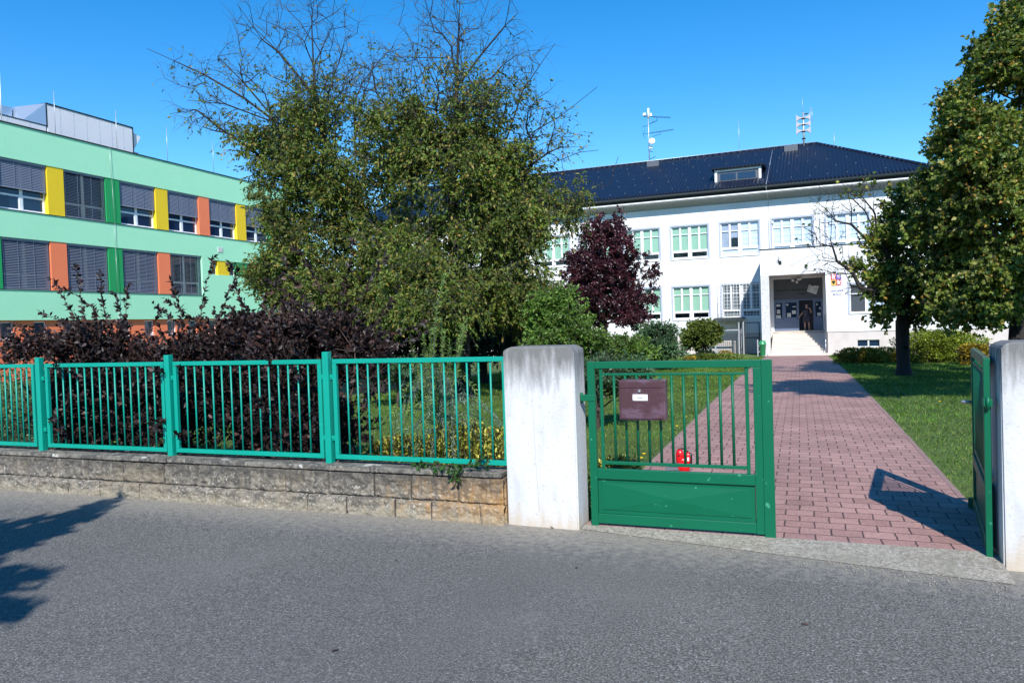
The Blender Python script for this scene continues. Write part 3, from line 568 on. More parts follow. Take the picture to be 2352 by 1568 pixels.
def window(c, z0, z1, kind, d=D, w=1.06, cols=4):
    x0, x1 = c-w, c+w; y = d+.09
    f = MB(); a = .05; my = (.09 if cols == 4 else .06)
    f.box(x0, x1, y, y+.05, z0, z0+.07); f.box(x0, x1, y, y+.05, z1-.06, z1); f.box(x0, x0+a, y, y+.05, z0+.07, z1-.06); f.box(x1-a, x1, y, y+.05, z0+.07, z1-.06)
    zt = z1-.47; zb = z0+.50
    f.box(c-my, c+my, y-.004, y+.046, z0+.07, z1-.06)
    for s in (-1, 1):
        xa, xb = (x0+a, c-my) if s < 0 else (c+my, x1-a)
        if cols == 4:
            f.box(xa, xb, y+.001, y+.049, zb-.13, zb); xm = (xa+xb)/2; f.box(xm-.055, xm+.055, y+.002, y+.048, zb, z1-.06)
            for q0, q1 in ((xa, xm-.055), (xm+.055, xb)): f.box(q0, q1, y+.003, y+.047, zt-.035, zt+.01)
            for q0, q1, r0, r1 in ((xa, xb, z0+.07, zb-.13),): f.box(q0, q1, y+.012, y+.04, r0, r0+.03); f.box(q0, q0+.03, y+.012, y+.04, r0+.03, r1); f.box(q1-.03, q1, y+.012, y+.04, r0+.03, r1)
        else: f.box(xa, xb, y+.003, y+.047, zt-.035, zt+.01)
    wn = f.build('window', M['pvc'], sb)
    s = MB(); q = .10; e = .018
    s.box(x0-q, x1+q, d-e, d-.001, z1, z1+q).box(x0-q, x0, d-e, d-.001, z0-q*.6, z1).box(x1, x1+q, d-e, d-.001, z0-q*.6, z1); s.build('surround', M['trim'], wn)
    MB().box(x0-.03, x1+.03, d-.05, d+.088, z0-.05, z0-.002).build('sill', M['pvc'], wn)
    y2 = y+.022
    MB().add([(x0+.02, y2, z0+.03), (x1-.02, y2, z0+.03), (x1-.02, y2, z1-.03), (x0+.02, y2, z1-.03)], [(0, 1, 2, 3)]).build('pane', M['glass'], wn)
    yb = y+.07
    def slats(xa, xb, za, zc, m, pitch=.05):
        b = MB(); z = zc
        while z > za: b.add([(xa, yb+.02, z), (xb, yb+.02, z), (xb, yb, z-pitch*1.0), (xa, yb, z-pitch*1.0)], [(0, 1, 2, 3)]); z -= pitch
        b.build('blind', m, wn)
    if kind == 'green':
        slats(x0+.05, x1-.05, zb-.05, z1-.06, M['gblind'])
    elif kind == 'pale':  # pale blue slats paint the sky's reflection in these panes
        for i, (p0, p1) in enumerate(((0, .27), (.27, .5), (.5, 1))):
            if i == 0 and c < 0: slats(x0+2*w*p0, x0+2*w*p1, zb, z1-.06, M['trim'])
            elif i == 1 and c < 0: slats(x0+2*w*p0, x0+2*w*p1, zb+.6, z1-.06, M['trim'])
            else: slats(x0+2*w*p0, x0+2*w*p1, z0+.05, z1-.06, M['skyblind'], .3)
        if c < 0: slats(x0, c, z0+.05, zb-.1, M['skyblind'], .3)
    elif kind == 'curtain':
        V_ = []; n = 120
        for i in range(n+1): x = x0+.05+(x1-x0-.1)*i/n; V_ += [(x, yb+.03*sin(i*1.1+sin(i*.37)*2), z0+.05), (x, yb+.03*sin(i*1.1+sin(i*.37)*2), z1-.06)]
        MB().add(V_, [(2*i, 2*i+2, 2*i+3, 2*i+1) for i in range(n)], True).build('curtain', M['curtain'], wn)
    elif kind == 'dark':
        slats(x0+.05, c, z0+.1, z1-.1, M['dkpanel'], .035); slats(c, x1-.05, z0+.1, z1-.1, M['skyblind'], .06)
    return wn
for c in cent:
    window(c, 5.10, 7.02, 'green' if c < -2.5 else 'pale')
    if c < 0: window(c, 1.50, 3.43, 'green' if c < -2.5 else 'curtain')
# front extension
xh = [(4.30, 5.82, 1.56, 3.02), (7.6, 9.1, 1.56, 3.02), (11.2, 12.7, 1.56, 3.02)]; bh = [(4.62, 5.62, -.17, .19), (8.0, 9.0, -.17, .19)]
mb = MB(); wall_holes(mb, 3.2, 15, .63, 5.04, xh, 0, .14)
mb.add([(3.2, 0, -.9), (3.2, D, -.9), (3.2, D, 5.04), (3.2, 0, 5.04), (15, 0, -.9), (15, 9, -.9), (15, 9, 5.04), (15, 0, 5.04)], [(0, 3, 2, 1), (4, 5, 6, 7)])
mb.box(0, 3.199, .002, .3, 3.68, 5.04)      # lintel band over the porch
mb.box(.0, .30, .62, D-.004, -.9, 3.679)
mb.build('extension_wall', M['plaster'], sb)
mb = MB(); wall_holes(mb, 3.23, 15, -.9, .61, bh, .035, .14); mb.build('extension_plinth', M['plinth'], sb)
for a, b, c, d_ in xh: window((a+b)/2, c, d_, 'dark', 0, (b-a)/2, 2)
for a, b, c, d_ in bh:
    w = MB().box(a, b, .10, .14, c, c+.03).box(a, b, .10, .14, d_-.03, d_).box((a+b)/2-.035, (a+b)/2+.035, .095, .14, c+.03, d_-.03).build('basement_window', M['pvc'], sb)
    MB().box(a, b, .142, .15, c, d_).build('pane', M['glassdk'], w)
MB().box(-.03, 15.05, -.04, .32, 5.045, 5.085).box(3.2, 15, .32, 9, 5.045, 5.08).box(0, 3.2, .32, D, 5.045, 5.08).build('ledge_flashing', M['flash'], sb)
MB().box(3.25, 14.9, .7, .75, .7, 5.0).build('room_back', M['inroom'], sb)
MB().box(.30, 3.2, .30, D, 3.69, 3.72).build('porch_ceiling', M['brownpost'], sb)
MB().bbox(-.0, .42, .004, .45, -.62, 3.676, .012).build('porch_pillar', M['pebble'], sb)
mb = MB()
for i in range(10):
    z = -.57+.123*(i+1); y = -.12+.3*i
    mb.box(.42 if i else .36, 3.195 if i else 3.42, y, D-.2 if i else -.13+.32, z-.03, z) if i else mb.box(.30, 3.42, y-.03, .2, -.7, z)
    if i: mb.box(.44, 3.195, y+.02, y+.34, z-.123, z-.031)
mb.box(.3, 3.195, 2.6, D+2.5, .3, .655)
mb.build('stairs', M['step'], sb)
# entrance
en = MB(); en.box(.46, 3.05, D+.05, D+.10, 2.36, 2.44).box(.46, .50, D+.05, D+.10, .66, 2.36).box(.97, 1.02, D+.051, D+.10, .66, 2.36).box(1.74, 1.79, D+.05, D+.10, .66, 2.36).box(2.53, 2.58, D+.05, D+.10, .66, 2.36).box(3.01, 3.05, D+.05, D+.10, .66, 2.36)
en = en.build('entrance_frame', M['blue_door'], sb)
MB().box(.46, 3.05, D+.06, D+.09, 2.442, 3.60).build('sign_panel', M['dkpanel'], sb)
def leafdoor(x0, x1, hinge=None):
    b = MB(); y = D+.055; g0, g1, h0, h1 = x0+.07, x1-.07, 1.42, 2.26
    b.box(x0, g0, y, y+.04, .68, 2.35).box(g1, x1, y, y+.04, .68, 2.35).box(g0, g1, y, y+.04, .68, h0).box(g0, g1, y, y+.04, h1, 2.35); b.box(g0+.02, g1-.02, y-.008, y, .82, h0-.14)
    d = b.build('door', M['blue_door'], sb); MB().box(g0, g1, y+.018, y+.024, h0, h1).build('pane', M['glassdk'], d)
    MB().box(x1-.045, x1-.02, y-.03, y, 1.3, 1.42).build('handle', M['black'], d); return d
leafdoor(.50, .97); leafdoor(1.02, 1.74); leafdoor(2.58, 3.01)
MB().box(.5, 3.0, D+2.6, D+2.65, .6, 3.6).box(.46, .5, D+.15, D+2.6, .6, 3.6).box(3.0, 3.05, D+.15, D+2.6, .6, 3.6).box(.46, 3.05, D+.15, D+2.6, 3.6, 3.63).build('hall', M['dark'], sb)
MB().tube([(3.12, -.1, .12), (3.12, 2.7, 1.45), (3.12, 3.1, 1.5)], .025, 8).cyl((3.12, -.1, -.5), (3.12, -.1, .13), .02).cyl((3.12, 1.3, .1), (3.12, 1.3, .78), .018).build('handrail', M['steel'], sb)
# roof
R0, RZ, ED, EZ_, RD = 2.9, 12.47, 2.5, 8.88, 10.3; HX = 8.7
ro = MB(); ro.add([(-27, ED, EZ_), (HX, ED, EZ_), (R0, RD, RZ), (-27, RD, RZ), (HX, 18.1, EZ_), (-27, 18.1, EZ_)], [(0, 1, 2, 3), (1, 4, 2), (4, 5, 3, 2)])
ro.add([(-27, ED, EZ_-.06), (HX, ED, EZ_-.06), (HX, 18.1, EZ_-.06), (-27, 18.1, EZ_-.06)], [(0, 3, 2, 1)])
ro.box(-27, HX, ED-.004, ED+.02, EZ_-.10, EZ_+.002)
rf = ro.build('roof', M['tiles'], sb)
mb = MB(); 
for i in range(60): # scalloped tile ends along the eave
    pass
for x in np.arange(-26.9, HX, .2): mb.cyl((x+.1, ED-.05, EZ_-.0), (x+.1, ED+.35, EZ_+.175), .055, 6, caps=True)
mb.build('eave_tiles', M['tiles'], rf)
mb = MB()
nr = 38
def ridge(p, q, r=.10, m=None):
    p = Vector(p); q = Vector(q); n = int((q-p).length/.38); mbb = MB()
    for i in range(n): a = p.lerp(q, i/n); b = p.lerp(q, (i+1.06)/n); mbb.cyl(a, b, r*1.0, 8, r*.85)
    return mbb
ridge((R0, RD, RZ), (HX, ED, EZ_+.02)).build('hip_ridge', M['tiles'], rf); ridge((-27, RD, RZ), (R0, RD, RZ), .09).build('ridge_cap', M['tiles'], rf)
MB().tube([(-27, RD-.12, RZ+.08), (R0, RD-.12, RZ+.08)], .016, 6).build('ridge_wire', M['steel'], rf)
def slope(x, t): return (x, ED+(RD-ED)*t, EZ_+(RZ-EZ_)*t)
k = 0; g0 = MB().box(-.016, .016, -.01, .01, 0, .045).build('snow_guard', M['guard'], rf); first = True
for row, t in enumerate((.10, .30, .48, .66, .84)):
    for x in np.arange(-16.5+(row % 2)*.45, 7.6-6*t, 1.05 if row else .95):
        if -3.2 < x < .6 and t < .55: continue
        if k >= 99: break
        o = g0 if first else g0.copy(); 
        if not first: COL.objects.link(o)
        first = False; o.location = slope(x+random.uniform(-.03, .03), t); o.location.z += .02; k += 1
# gutter, fascia, soffit
MB().cyl((-27, ED-.08, EZ_-.13), (HX+.05, ED-.08, EZ_-.13), .085, 12).build('gutter', M['flash'], rf)
MB().box(-26.9, HX-.1, ED+.02, ED+.12, 8.56, 8.78).build('fascia', M['flash'], rf)
MB().prismx([(ED+.03, 8.42), (ED+.03, 8.55), (D+.1, 8.55), (D+.1, 8.12), (D-.004, 8.12), (D-.10, 8.22), (D-.35, 8.36)], -26.5, 8.25).build('cornice', M['cove'], sb)
MB().box(-26.6, 8.4, ED-.005, ED+.03, 8.47, 8.54).build('cornice_edge', M['pvc'], sb)
# dormer
dm = MB(); x0, x1 = -2.68, -.10; dm.prismx([(3.95, 9.40), (3.95, 10.22), (6.3, 10.42), (6.3, 9.4)], x0, x1); dm = dm.build('dormer', M['greypvc'], sb)
MB().box(x0-.02, x1+.02, 3.90, 3.948, 10.10, 10.22).box(x0-.02, x0+.12, 3.90, 3.948, 9.45, 10.10).box(x1-.12, x1+.02, 3.90, 3.948, 9.45, 10.10).build('dormer_trim', M['pvc'], dm)
MB().prismx([(3.72, 10.225), (3.72, 10.30), (6.5, 10.66), (6.5, 10.4)], x0-.2, x1+.2).build('dormer_roof', M['tiles'], dm)
mb = MB()
for x in np.arange(x0-.1, x1+.15, .2): mb.cyl((x, 3.66, 10.29), (x, 4.3, 10.37), .05, 6)
mb.build('dormer_eave_tiles', M['tiles'], dm)
for a, b in ((x0+.3, -1.5), (-1.4, x1-.3)): MB().box(a, b, 3.93, 3.946, 9.60, 9.98).build('dormer_window', M['glassdk'], dm)
for x in (-7.35, 1.45): 
    h = MB().box(x-.45, x+.35, 9.15, 9.6, 11.9, 12.3).build('roof_hatch', M['greypvc'], rf); MB().box(x-.5, x+.4, 9.08, 9.14, 11.82, 11.90).build('hatch_trim', M['steel'], h)
MB().tube([slope(.25, .98), slope(.25, .5), slope(.25, .01), (.25, ED-.2, 8.7), (.3, D-.05, 8.1), (.3, D-.05, 5.1)], .014, 6).build('lightning_cable', M['steel'], sb)
MB().tube([(2.98, D-.05, 8.1), (2.98, D-.05, 5.1)], .016, 6).tube([(3.19, -.02, 5.0), (3.19, -.02, -.5)], .018, 6).build('wall_cable', M['steel'], sb)
# window grille and wall boxes
gr_ = MB(); s0, s1 = -2.60, -.12; yg = D-.16
for i in range(15): x = s0+(s1-s0)*i/14; gr_.cyl((x, yg, 1.28), (x, yg, 3.5), .009 if i % 7 else .018, 5)
for z in np.linspace(1.30, 3.48, 12): gr_.cyl((s0, yg, z), (s1, yg, z), .009, 5)
for z in np.linspace(1.4, 3.4, 7): gr_.cyl((s0, yg, z), (s0, D, z), .016, 5)
gr_.build('window_grille', M['white'], sb)
tag(MB().box(.44, .56, D-.06, D-.001, 6.78, 6.93).build('wall_lamp', M['paper'], sb), 'small grey box on the upper wall')
bk = MB().tube([(.95, -.16, 4.62), (.95, -.02, 4.3)], .02, 6).tube([(.85, -.1, 4.46), (1.0, -.02, 4.3)], .015, 6).box(.93, 1.07, -.02, .0, 4.22, 4.42).build('flag_holder', M['flash'], sb)
# ---- things mounted on the school
def sthing(name, label, cat, loc, group=None):
    x = P0[0]+loc[0]*cos(SR)-loc[1]*sin(SR); y = P0[1]+loc[0]*sin(SR)+loc[1]*cos(SR); return thing(name, label, cat, (x, y, loc[2]), SR, group)
t = sthing('wall_lettering', 'black metal lettering on the dark panel above the entrance doors', 'lettering', (0, D+.055, 0))
text('lettering_line', 'Základní škola a Mateřská škola', .113, M['darktext'], t, (1.39, 0, 2.93), ext=.006, tight=1.12, off=.003); text('lettering_line', 'Poličná', .113, M['darktext'], t, (1.95, 0, 2.70), ext=.006, tight=1.12, off=.003)
t = sthing('book_sign', 'pale open book shaped sign on the dark panel above the entrance', 'sign', (2.56, D+.04, 2.98))
bk = [(-.52, -.16), (-.33, .33), (-.05, .20), (.0, .19), (.1, .24), (.4, .2), (.47, .16), (.22, -.42)]
MB().prism([(x*.66, z*.8) for x, z in bk], -.03, -.012).build('pages', M['paper'], t); MB().prism([(x*.73, z*.9) for x, z in bk], -.011, .0).build('backing', M['black'], t)
mb = MB()
for i in range(5): mb.box(-.24+i*-.02, -.10+i*-.03, -.034, -.0305, .14-i*.06, .152-i*.06)
for a in range(6): mb.cyl((.13+.045*cos(a*1.05), -.034, -.02+.045*sin(a*1.05)), (.13+.045*cos(a*1.05), -.0305, -.02+.045*sin(a*1.05)), .016, 8)
mb.build('book_print', M['black'], t)
# coat of arms
t = sthing('coat_of_arms', 'small quartered coat of arms shield mounted on the white wall', 'sign', (3.68, -.02, 3.0))
h = .29; w = .245
def rbox(x0, x1, z0, z1, rl, rr):
    p = []
    if rl: p += [(x0, z1), (x0, z0+rl)]+[(x0+rl-rl*cos(a), z0+rl-rl*sin(a)) for a in (.5, 1.)]+[(x0+rl, z0)]
    else: p += [(x0, z1), (x0, z0)]
    if rr: p += [(x1-rr, z0)]+[(x1-rr+rr*sin(a), z0+rr-rr*cos(a)) for a in (.5, 1.)]+[(x1, z0+rr), (x1, z1)]
    else: p += [(x1, z0), (x1, z1)]
    return p
M['armred'] = mat('arms_red', (.50, .03, .05), .5); M['armblue'] = mat('arms_blue', (.10, .09, .35), .5); M['armgold'] = mat('arms_gold', (.85, .50, .10), .5)
MB().prism(rbox(-w, 0, h, 2*h, 0, 0), -.012, 0).prism(rbox(.001, w, 0, h-.001, 0, .07), -.012, 0).build('red_field', M['armred'], t)
MB().prism(rbox(.001, w, h, 2*h, 0, 0), -.012, 0).build('blue_field', M['armblue'], t); MB().prism(rbox(-w, 0, 0, h-.001, .07, 0), -.012, 0).build('gold_field', M['armgold'], t)
lion = [(.2,.95),(.45,.98),(.5,.85),(.62,.78),(.6,.6),(.8,.75),(.78,.92),(.92,.95),(.95,.8),(.85,.55),(.68,.4),(.75,.25),(.9,.18),(.85,.06),(.66,.08),(.58,.25),(.48,.28),(.42,.1),(.2,.05),(.18,.14),(.34,.2),(.36,.36),(.12,.3),(.08,.4),(.34,.5),(.36,.58),(.1,.56),(.08,.66),(.36,.7),(.3,.78),(.15,.82)]
eagle = [(.5,.95),(.58,.88),(.56,.74),(.7,.9),(.9,.88),(.92,.6),(.8,.42),(.66,.5),(.62,.34),(.8,.2),(.68,.14),(.55,.24),(.5,.06),(.45,.24),(.32,.14),(.2,.2),(.38,.34),(.34,.5),(.2,.42),(.08,.6),(.1,.88),(.3,.9),(.44,.74),(.42,.88)]
for poly, x, z, m, nm in ((lion, -w, h, 'white', 'lion'), (lion, 0, 0, 'white', 'lion'), (eagle, 0, h, 'armpink', 'eagle'), (eagle, -w, 0, 'black', 'eagle')):
    if m == 'armpink' and m not in M: M[m] = mat('arms_pink', (.55, .40, .62), .5)
    MB().prism([(x+w*(a*.88+.06), z+h*(b*.88+.06)) for a, b in poly], -.016, -.0122).build(nm, M[m], t)
t = sthing('name_board', 'white board lettered in blue below the coat of arms', 'sign', (3.72, -.004, 2.35))
MB().bbox(-.36, .36, -.012, 0, .0, .55, .003).build('board', M['plaster'], t)
text('board_text', 'ZÁKLADNÍ', .125, M['bluetext'], t, (-.02, -.014, .33), ext=.003, off=.003); text('board_text', 'ŠKOLA', .125, M['bluetext'], t, (-.02, -.014, .14), ext=.003, off=.003)
t = sthing('security_camera', 'white camera and lamp cluster fixed under the porch ceiling', 'camera', (1.72, D-.15, 3.4))
MB().bbox(-.28, -.14, -.02, .14, .03, .17, .02).build('lamp_box', M['white'], t); mb = MB(); blob(mb, (.12, .05, .16), (.14, .1, .08)); mb.build('lamp_bowl', M['white'], t); mb = MB(); blob(mb, (0, .0, .0), (.07, .07, .08)); mb.build('camera_dome', M['white'], t); MB().cyl((.0, 0, .05), (.02, .05, .29), .025).build('bracket', M['black'], t)
# notices on the doors
for i, (x, z, w, h, lb_) in enumerate(((.60, 2.06, .20, .13, 'white notice at the top of the narrow left door pane'), (.62, 1.66, .17, .22, 'notice with a drawing in the middle of the narrow left door pane'), (.58, 1.40, .24, .17, 'wide notice at the foot of the narrow left door pane'),
     (1.13, 2.10, .10, .09, 'small pale sticker at the top of the second door'), (1.45, 2.0, .18, .04, 'thin paper strip high on the second door'), (1.42, 1.62, .20, .19, 'white notice right of centre on the second door'), (1.16, 1.45, .20, .22, 'pale poster low on the second door'),
     (2.68, 2.02, .11, .18, 'white cut-out figure on the right side pane'), (2.82, 1.80, .12, .18, 'white paper star on the right side pane'), (2.74, 1.47, .17, .17, 'square notice low on the right side pane'))):
    t = sthing('notice', lb_, 'notice', (x, D+.048, z), 'papers stuck on the entrance doors')
    if i in (7, 8): MB().prism([(w*.5+w*.5*(1 if k % 2 else .45)*cos(k*pi/5+.3), h*.5+h*.5*(1 if k % 2 else .45)*sin(k*pi/5+.3)) for k in range(10)], 0, .004).build('sheet', M['paper'], t)
    else:
        MB().box(0, w, 0, .004, 0, h).build('sheet', M['paper'], t); mb = MB()
        if h > .1:
            for j in range(3): mb.box(w*.15, w*(.85-.15*(j % 2)), -.001, -.0004, h*(.75-.22*j), h*(.80-.22*j))
            mb.build('print', M['dkpanel'], t)
# mesh cage and door of the cellar steps beside the porch
cg = sthing('mesh_cage', 'lean-to cage of wire mesh with a thin roof against the shaded school wall', 'cage', (-2.55, D-1.15, -.57))
def meshpan(x0, x1, z0, z1, y, st=.11, r=.008, ax=0):
    b = MB()
    pt = (lambda a, z: (a, y, z)) if ax == 0 else (lambda a, z: (y, a, z))
    for a in np.arange(x0, x1+.01, st): b.cyl(pt(a, z0), pt(a, z1), r, 4)
    for z in np.arange(z0, z1+.01, st): b.cyl(pt(x0, z), pt(x1, z), r, 4)
    return b
meshpan(-.1, 1.15, .0, 1.75, 0).build('front_mesh', M['greypvc'], cg); meshpan(0, 1.1, 0, 1.75, 1.18, ax=1).build('side_mesh', M['greypvc'], cg)
for x, y in ((-.12, 0), (1.18, 0), (1.18, 1.1), (1.42, .0)): MB().bbox(x-.035, x+.035, y-.035, y+.035, 0, 1.9, .004).build('post', M['steel'], cg)
MB().bbox(-.12, 1.18, -.03, .03, 1.35, 1.42, .004).build('rail', M['steel'], cg)
MB().prismx([(-.12, 1.88), (-.12, 1.92), (1.14, 2.10), (1.14, 2.06)], -.3, 1.45).build('cage_roof', M['flash'], cg)
dg = sthing('mesh_gate', 'dark framed gate of wire mesh standing in the shade left of the porch', 'gate', (-1.1, D-.9, -.57))
meshpan(.05, .78, .0, 1.75, 0, .12, .006).build('gate_mesh', M['greypvc'], dg); MB().box(0, .05, -.02, .02, 0, 1.8).box(.78, .83, -.02, .02, 0, 1.8).box(.05, .78, -.02, .02, 1.75, 1.8).box(.05, .78, -.02, .02, .9, .95).build('gate_frame', M['flash'], dg)
# litter bin
bx_, by_, zb = P(1752, 822, 37.6)
lt = thing('litter_bin', 'green plastic litter bin with a hooded lid hung on a grey post by the porch', 'litter bin', (bx_, by_, zb), -.1)
MB().bbox(-.26, -.21, -.025, .025, 0, .92, .004).build('post', M['steel'], lt)
MB().lathe([(.125, .12), (.13, .125), (.165, .66), (.175, .665)], 20, sy=.85).build('bin_body', M['bin'], lt)
MB().lathe([(.185, .655), (.19, .70), (.175, .72), (.17, .80), (.12, .87), (.03, .89)], 20, sy=.85).build('bin_lid', M['bin'], lt)
MB().box(-.21, -.13, -.03, .03, .3, .34).box(-.21, -.13, -.03, .03, .6, .64).build('bracket', M['steel'], lt)
# ------------------------------------------------------------------ colourful school wing on the left
GA = (-20.739, 30.6); GR = radians(69.5)
gb = thing('classroom_building', 'flat roofed mint green building with yellow, orange and green panels between blinded windows', 'building', (*GA, 0), GR)
def glocal(x, y, z): return (GA[0]+x*cos(GR)-y*sin(GR), GA[1]+x*sin(GR)+y*cos(GR), z)
K0, K1 = -12, 18.5
mb = MB().box(K0, K1, 0, .9, 9.13, 10.56).box(K0, K1, 0, .9, 5.85, 7.0).box(K0, K1, 0, .9, 2.42, 3.70).box(17.05, K1, .001, .9, 7.0, 9.13).box(11.12, 11.8, .001, .9, 3.7, 5.85).box(11.8, K1, .001, .9, 3.7, 4.88).box(11.8, K1, .001, .9, 5.69, 5.85).box(17.3, K1, .001, .9, 4.88, 5.69)
mb.box(K1-.3, K1, .9, 14, -.8, 10.56); mb.build('wall', M['mint'], gb)
MB().box(K0, K1-.3, .5, 13, -.8, 10.3).build('inner_core', M['dark'], gb)
bh = [(a, a+.58, 1.64, 2.36) for a in np.arange(-4.52, 17, 1.46)]
mb = MB(); wall_holes(mb, K0, K1, -.8, 2.419, bh, .13, .16); mb.build('base_wall', M['orange'], gb)
for a, b, c, d in bh:
    w = MB().box(a, a+.045, .2, .25, c, d).box(b-.045, b, .2, .25, c, d).box(a+.045, b-.045, .2, .25, c, c+.05).box(a+.045, b-.045, .2, .25, d-.045, d).build('basement_window', M['pvc'], gb)
    MB().box(a+.04, b-.04, .23, .24, c+.04, d-.04).build('pane', M['glassdk'], w); MB().box(a-.03, b+.03, .09, .2, c-.03, c-.001).build('sill', M['pvc'], w)
MB().box(K0, K1+.05, -.04, .93, 10.565, 10.61).box(K0, K1, -.035, .0-.001, 6.985, 7.01).box(K0, 11.1, -.035, -.001, 3.69, 3.71).build('flashing', M['flash'], gb)
def gwin(x0, x1, z0, z1, mode):
    f = MB(); y = .22; c = (x0+x1)/2
    f.box(x0, x1, y, y+.06, z0, z0+.07).box(x0, x1, y, y+.06, z1-.06, z1).box(x0, x0+.06, y, y+.06, z0+.07, z1-.06).box(x1-.06, x1, y, y+.06, z0+.07, z1-.06).box(c-.07, c+.07, y-.003, y+.057, z0+.07, z1-.06)
    zt = z0+.62
    for a, b in ((x0+.06, c-.07), (c+.07, x1-.06)): f.box(a, b, y+.001, y+.059, zt, zt+.08); f.box(a, a+.04, y+.012, y+.05, z0+.07, zt); f.box(b-.04, b, y+.012, y+.05, z0+.07, zt); f.box(a+.04, b-.04, y+.012, y+.05, z0+.07, z0+.11)
    w = f.build('window', M['pvc'], gb); MB().box(x0+.05, x1-.05, y+.03, y+.036, z0+.06, z1-.05).build('pane', M['glassdk'], w)
    MB().box(x0, x1, -.02, y-.001, z0-.015, z0+.002).build('sill', M['pvc'], w)
    zb, ang = {'up': (z0+.95, 1.15), 'open': (z0+.06, .42), 'half': (z0+.05, .80), 'thin': (z0+.05, .25)}[mode]
    b = MB(); z = z1-.12; ww = .062
    while z > zb:
        dy, dz = ww*cos(ang)/2, ww*sin(ang)/2; b.add([(x0+.03, .10-dy, z-dz), (x1-.03, .10-dy, z-dz), (x1-.03, .10+dy, z+dz), (x0+.03, .10+dy, z+dz)], [(0, 1, 2, 3)]); z -= .068
    b.box(x0+.03, x1-.03, .07, .13, z-.0, z+.03).box(x0+.02, x1-.02, .05, .15, z1-.1, z1-.0)
    for q in (.04, .33, .66, .96): xx = x0+(x1-x0)*q; b.box(xx-.008, xx+.008, .062, .066, z, z1-.1)
    b.build('blind', M['blind'], w)
upcols = ['yellow', 'green', 'yellow', 'orange', 'yellow']; locols = ['orange', 'green', 'orange']
for i in range(-4, 6):
    a = .02+2.962*i; gwin(a, a+2.15, 7.0, 9.13, 'open' if i in (1, -3) else 'up')
    col = upcols[i] if 0 <= i < 5 else ('green' if i == 5 else ['green', 'yellow', 'orange', 'yellow'][(-i) % 4])
    MB().box(a+2.16, a+2.95, .025, .3, 7.005, 9.128).build('colour_panel', M[col], gb)
    if i <= 3:
        gwin(a, a+2.15, 3.70, 5.85, 'thin' if i == 3 else 'half')
        col = locols[i] if 0 <= i < 3 else ['orange', 'green', 'orange', 'green'][(-i) % 4]
        if i < 3: MB().box(a+2.16, a+2.95, .025, .3, 3.712, 5.848).build('colour_panel', M[col], gb)
for a, b, m in ((12.35, 13.25, 'yellow'), (13.85, 14.75, 'green'), (15.35, 16.2, 'orange')): MB().box(a, b, .03, .3, 4.884, 5.688).build('colour_panel', M[m], gb)
for a, b in ((11.8, 12.35), (13.25, 13.85), (14.75, 15.35), (16.2, 17.3)):
    w = MB().box(a, b, .2, .25, 4.88, 4.94).box(a, b, .2, .25, 5.63, 5.69).box(a, a+.05, .2, .25, 4.94, 5.63).box(b-.05, b, .2, .25, 4.94, 5.63).build('window', M['pvc'], gb); MB().box(a, b, .23, .24, 4.9, 5.66).build('pane', M['glassdk'], w)
MB().box(12.35, 12.75, -.02, 0, 6.15, 6.45).box(12.42, 12.68, -.03, -.021, 6.2, 6.4).build('vent_grille', M['paper'], gb)
MB().tube([(5.4, -.05, 10.62), (5.45, -.05, 9.1), (5.5, -.05, 7.0), (5.48, -.05, 5.9), (5.5, -.06, 3.7), (5.5, -.05, 0)], .007, 5).build('lightning_cable', M['steel'], gb)
# roof gear
def gthing(name, label, cat, loc, group=None): return thing(name, label, cat, glocal(*loc), GR, group)
hv = gthing('ventilation_unit', 'large grey clad ventilation unit with a white hood on the flat roof', 'ventilation unit', (0, 1.2, 10.6))
MB().bbox(3.25, 7.95, 0, 2.2, 0, 1.63, .02).build('casing', M['roofwhite'], hv); MB().box(3.22, 7.98, -.03, 2.23, 1.631, 1.68).box(3.2, 3.248, -.01, 2.2, .6, 1.63).box(7.952, 8.0, -.01, 2.2, 0, 1.63).build('casing_trim', M['flash'], hv)
MB().bbox(-6, 3.19, .0, 2, 0, .62, .02).build('lower_casing', M['roofwhite'], hv); MB().box(-6, 3.19, -.02, .4, .621, .65).build('lower_trim', M['flash'], hv)
MB().add([(2.2, .2, .66), (3.19, -.0, .66), (3.19, -.0, 1.64), (2.3, .8, 1.36), (2.2, 1.8, .66), (3.19, 1.8, .66), (3.19, 1.8, 1.6), (2.3, 1.8, 1.3)], [(0, 1, 2, 3), (3, 2, 6, 7), (0, 3, 7, 4)]).box(-5, 2.19, .8, 1.8, .66, 1.30).build('duct', M['duct'], hv)
MB().prism([(8.0, .65), (8.0, 1.5), (8.55, 1.3), (8.12, .62)], .1, 1.9).build('hood', M['white'], hv); MB().box(8.0, 8.45, .2, 1.8, 0, .5).build('side_box', M['roofwhite'], hv)
MB().prism([(8.5, .0), (8.5, .35), (9.2, .3), (9.35, 0)], .2, 1.8).build('side_duct', M['duct'], hv)
mb = MB()
for x in (3.9, 4.6, 5.3, 6.0, 6.7, 7.4): mb.box(x-.006, x+.006, -.004, -.0005, 0, 1.62); [mb.cyl((x+dx, -.01, z), (x+dx, 0, z), .018, 6) for dx in (0,) for z in (.15, .5, .85, 1.2, 1.5)]
for x in (-1, .2, 1.4, 2.4): mb.box(x-.006, x+.006, -.004, -.0005, 0, .6)
mb.build('panel_joint', M['trim'], hv)
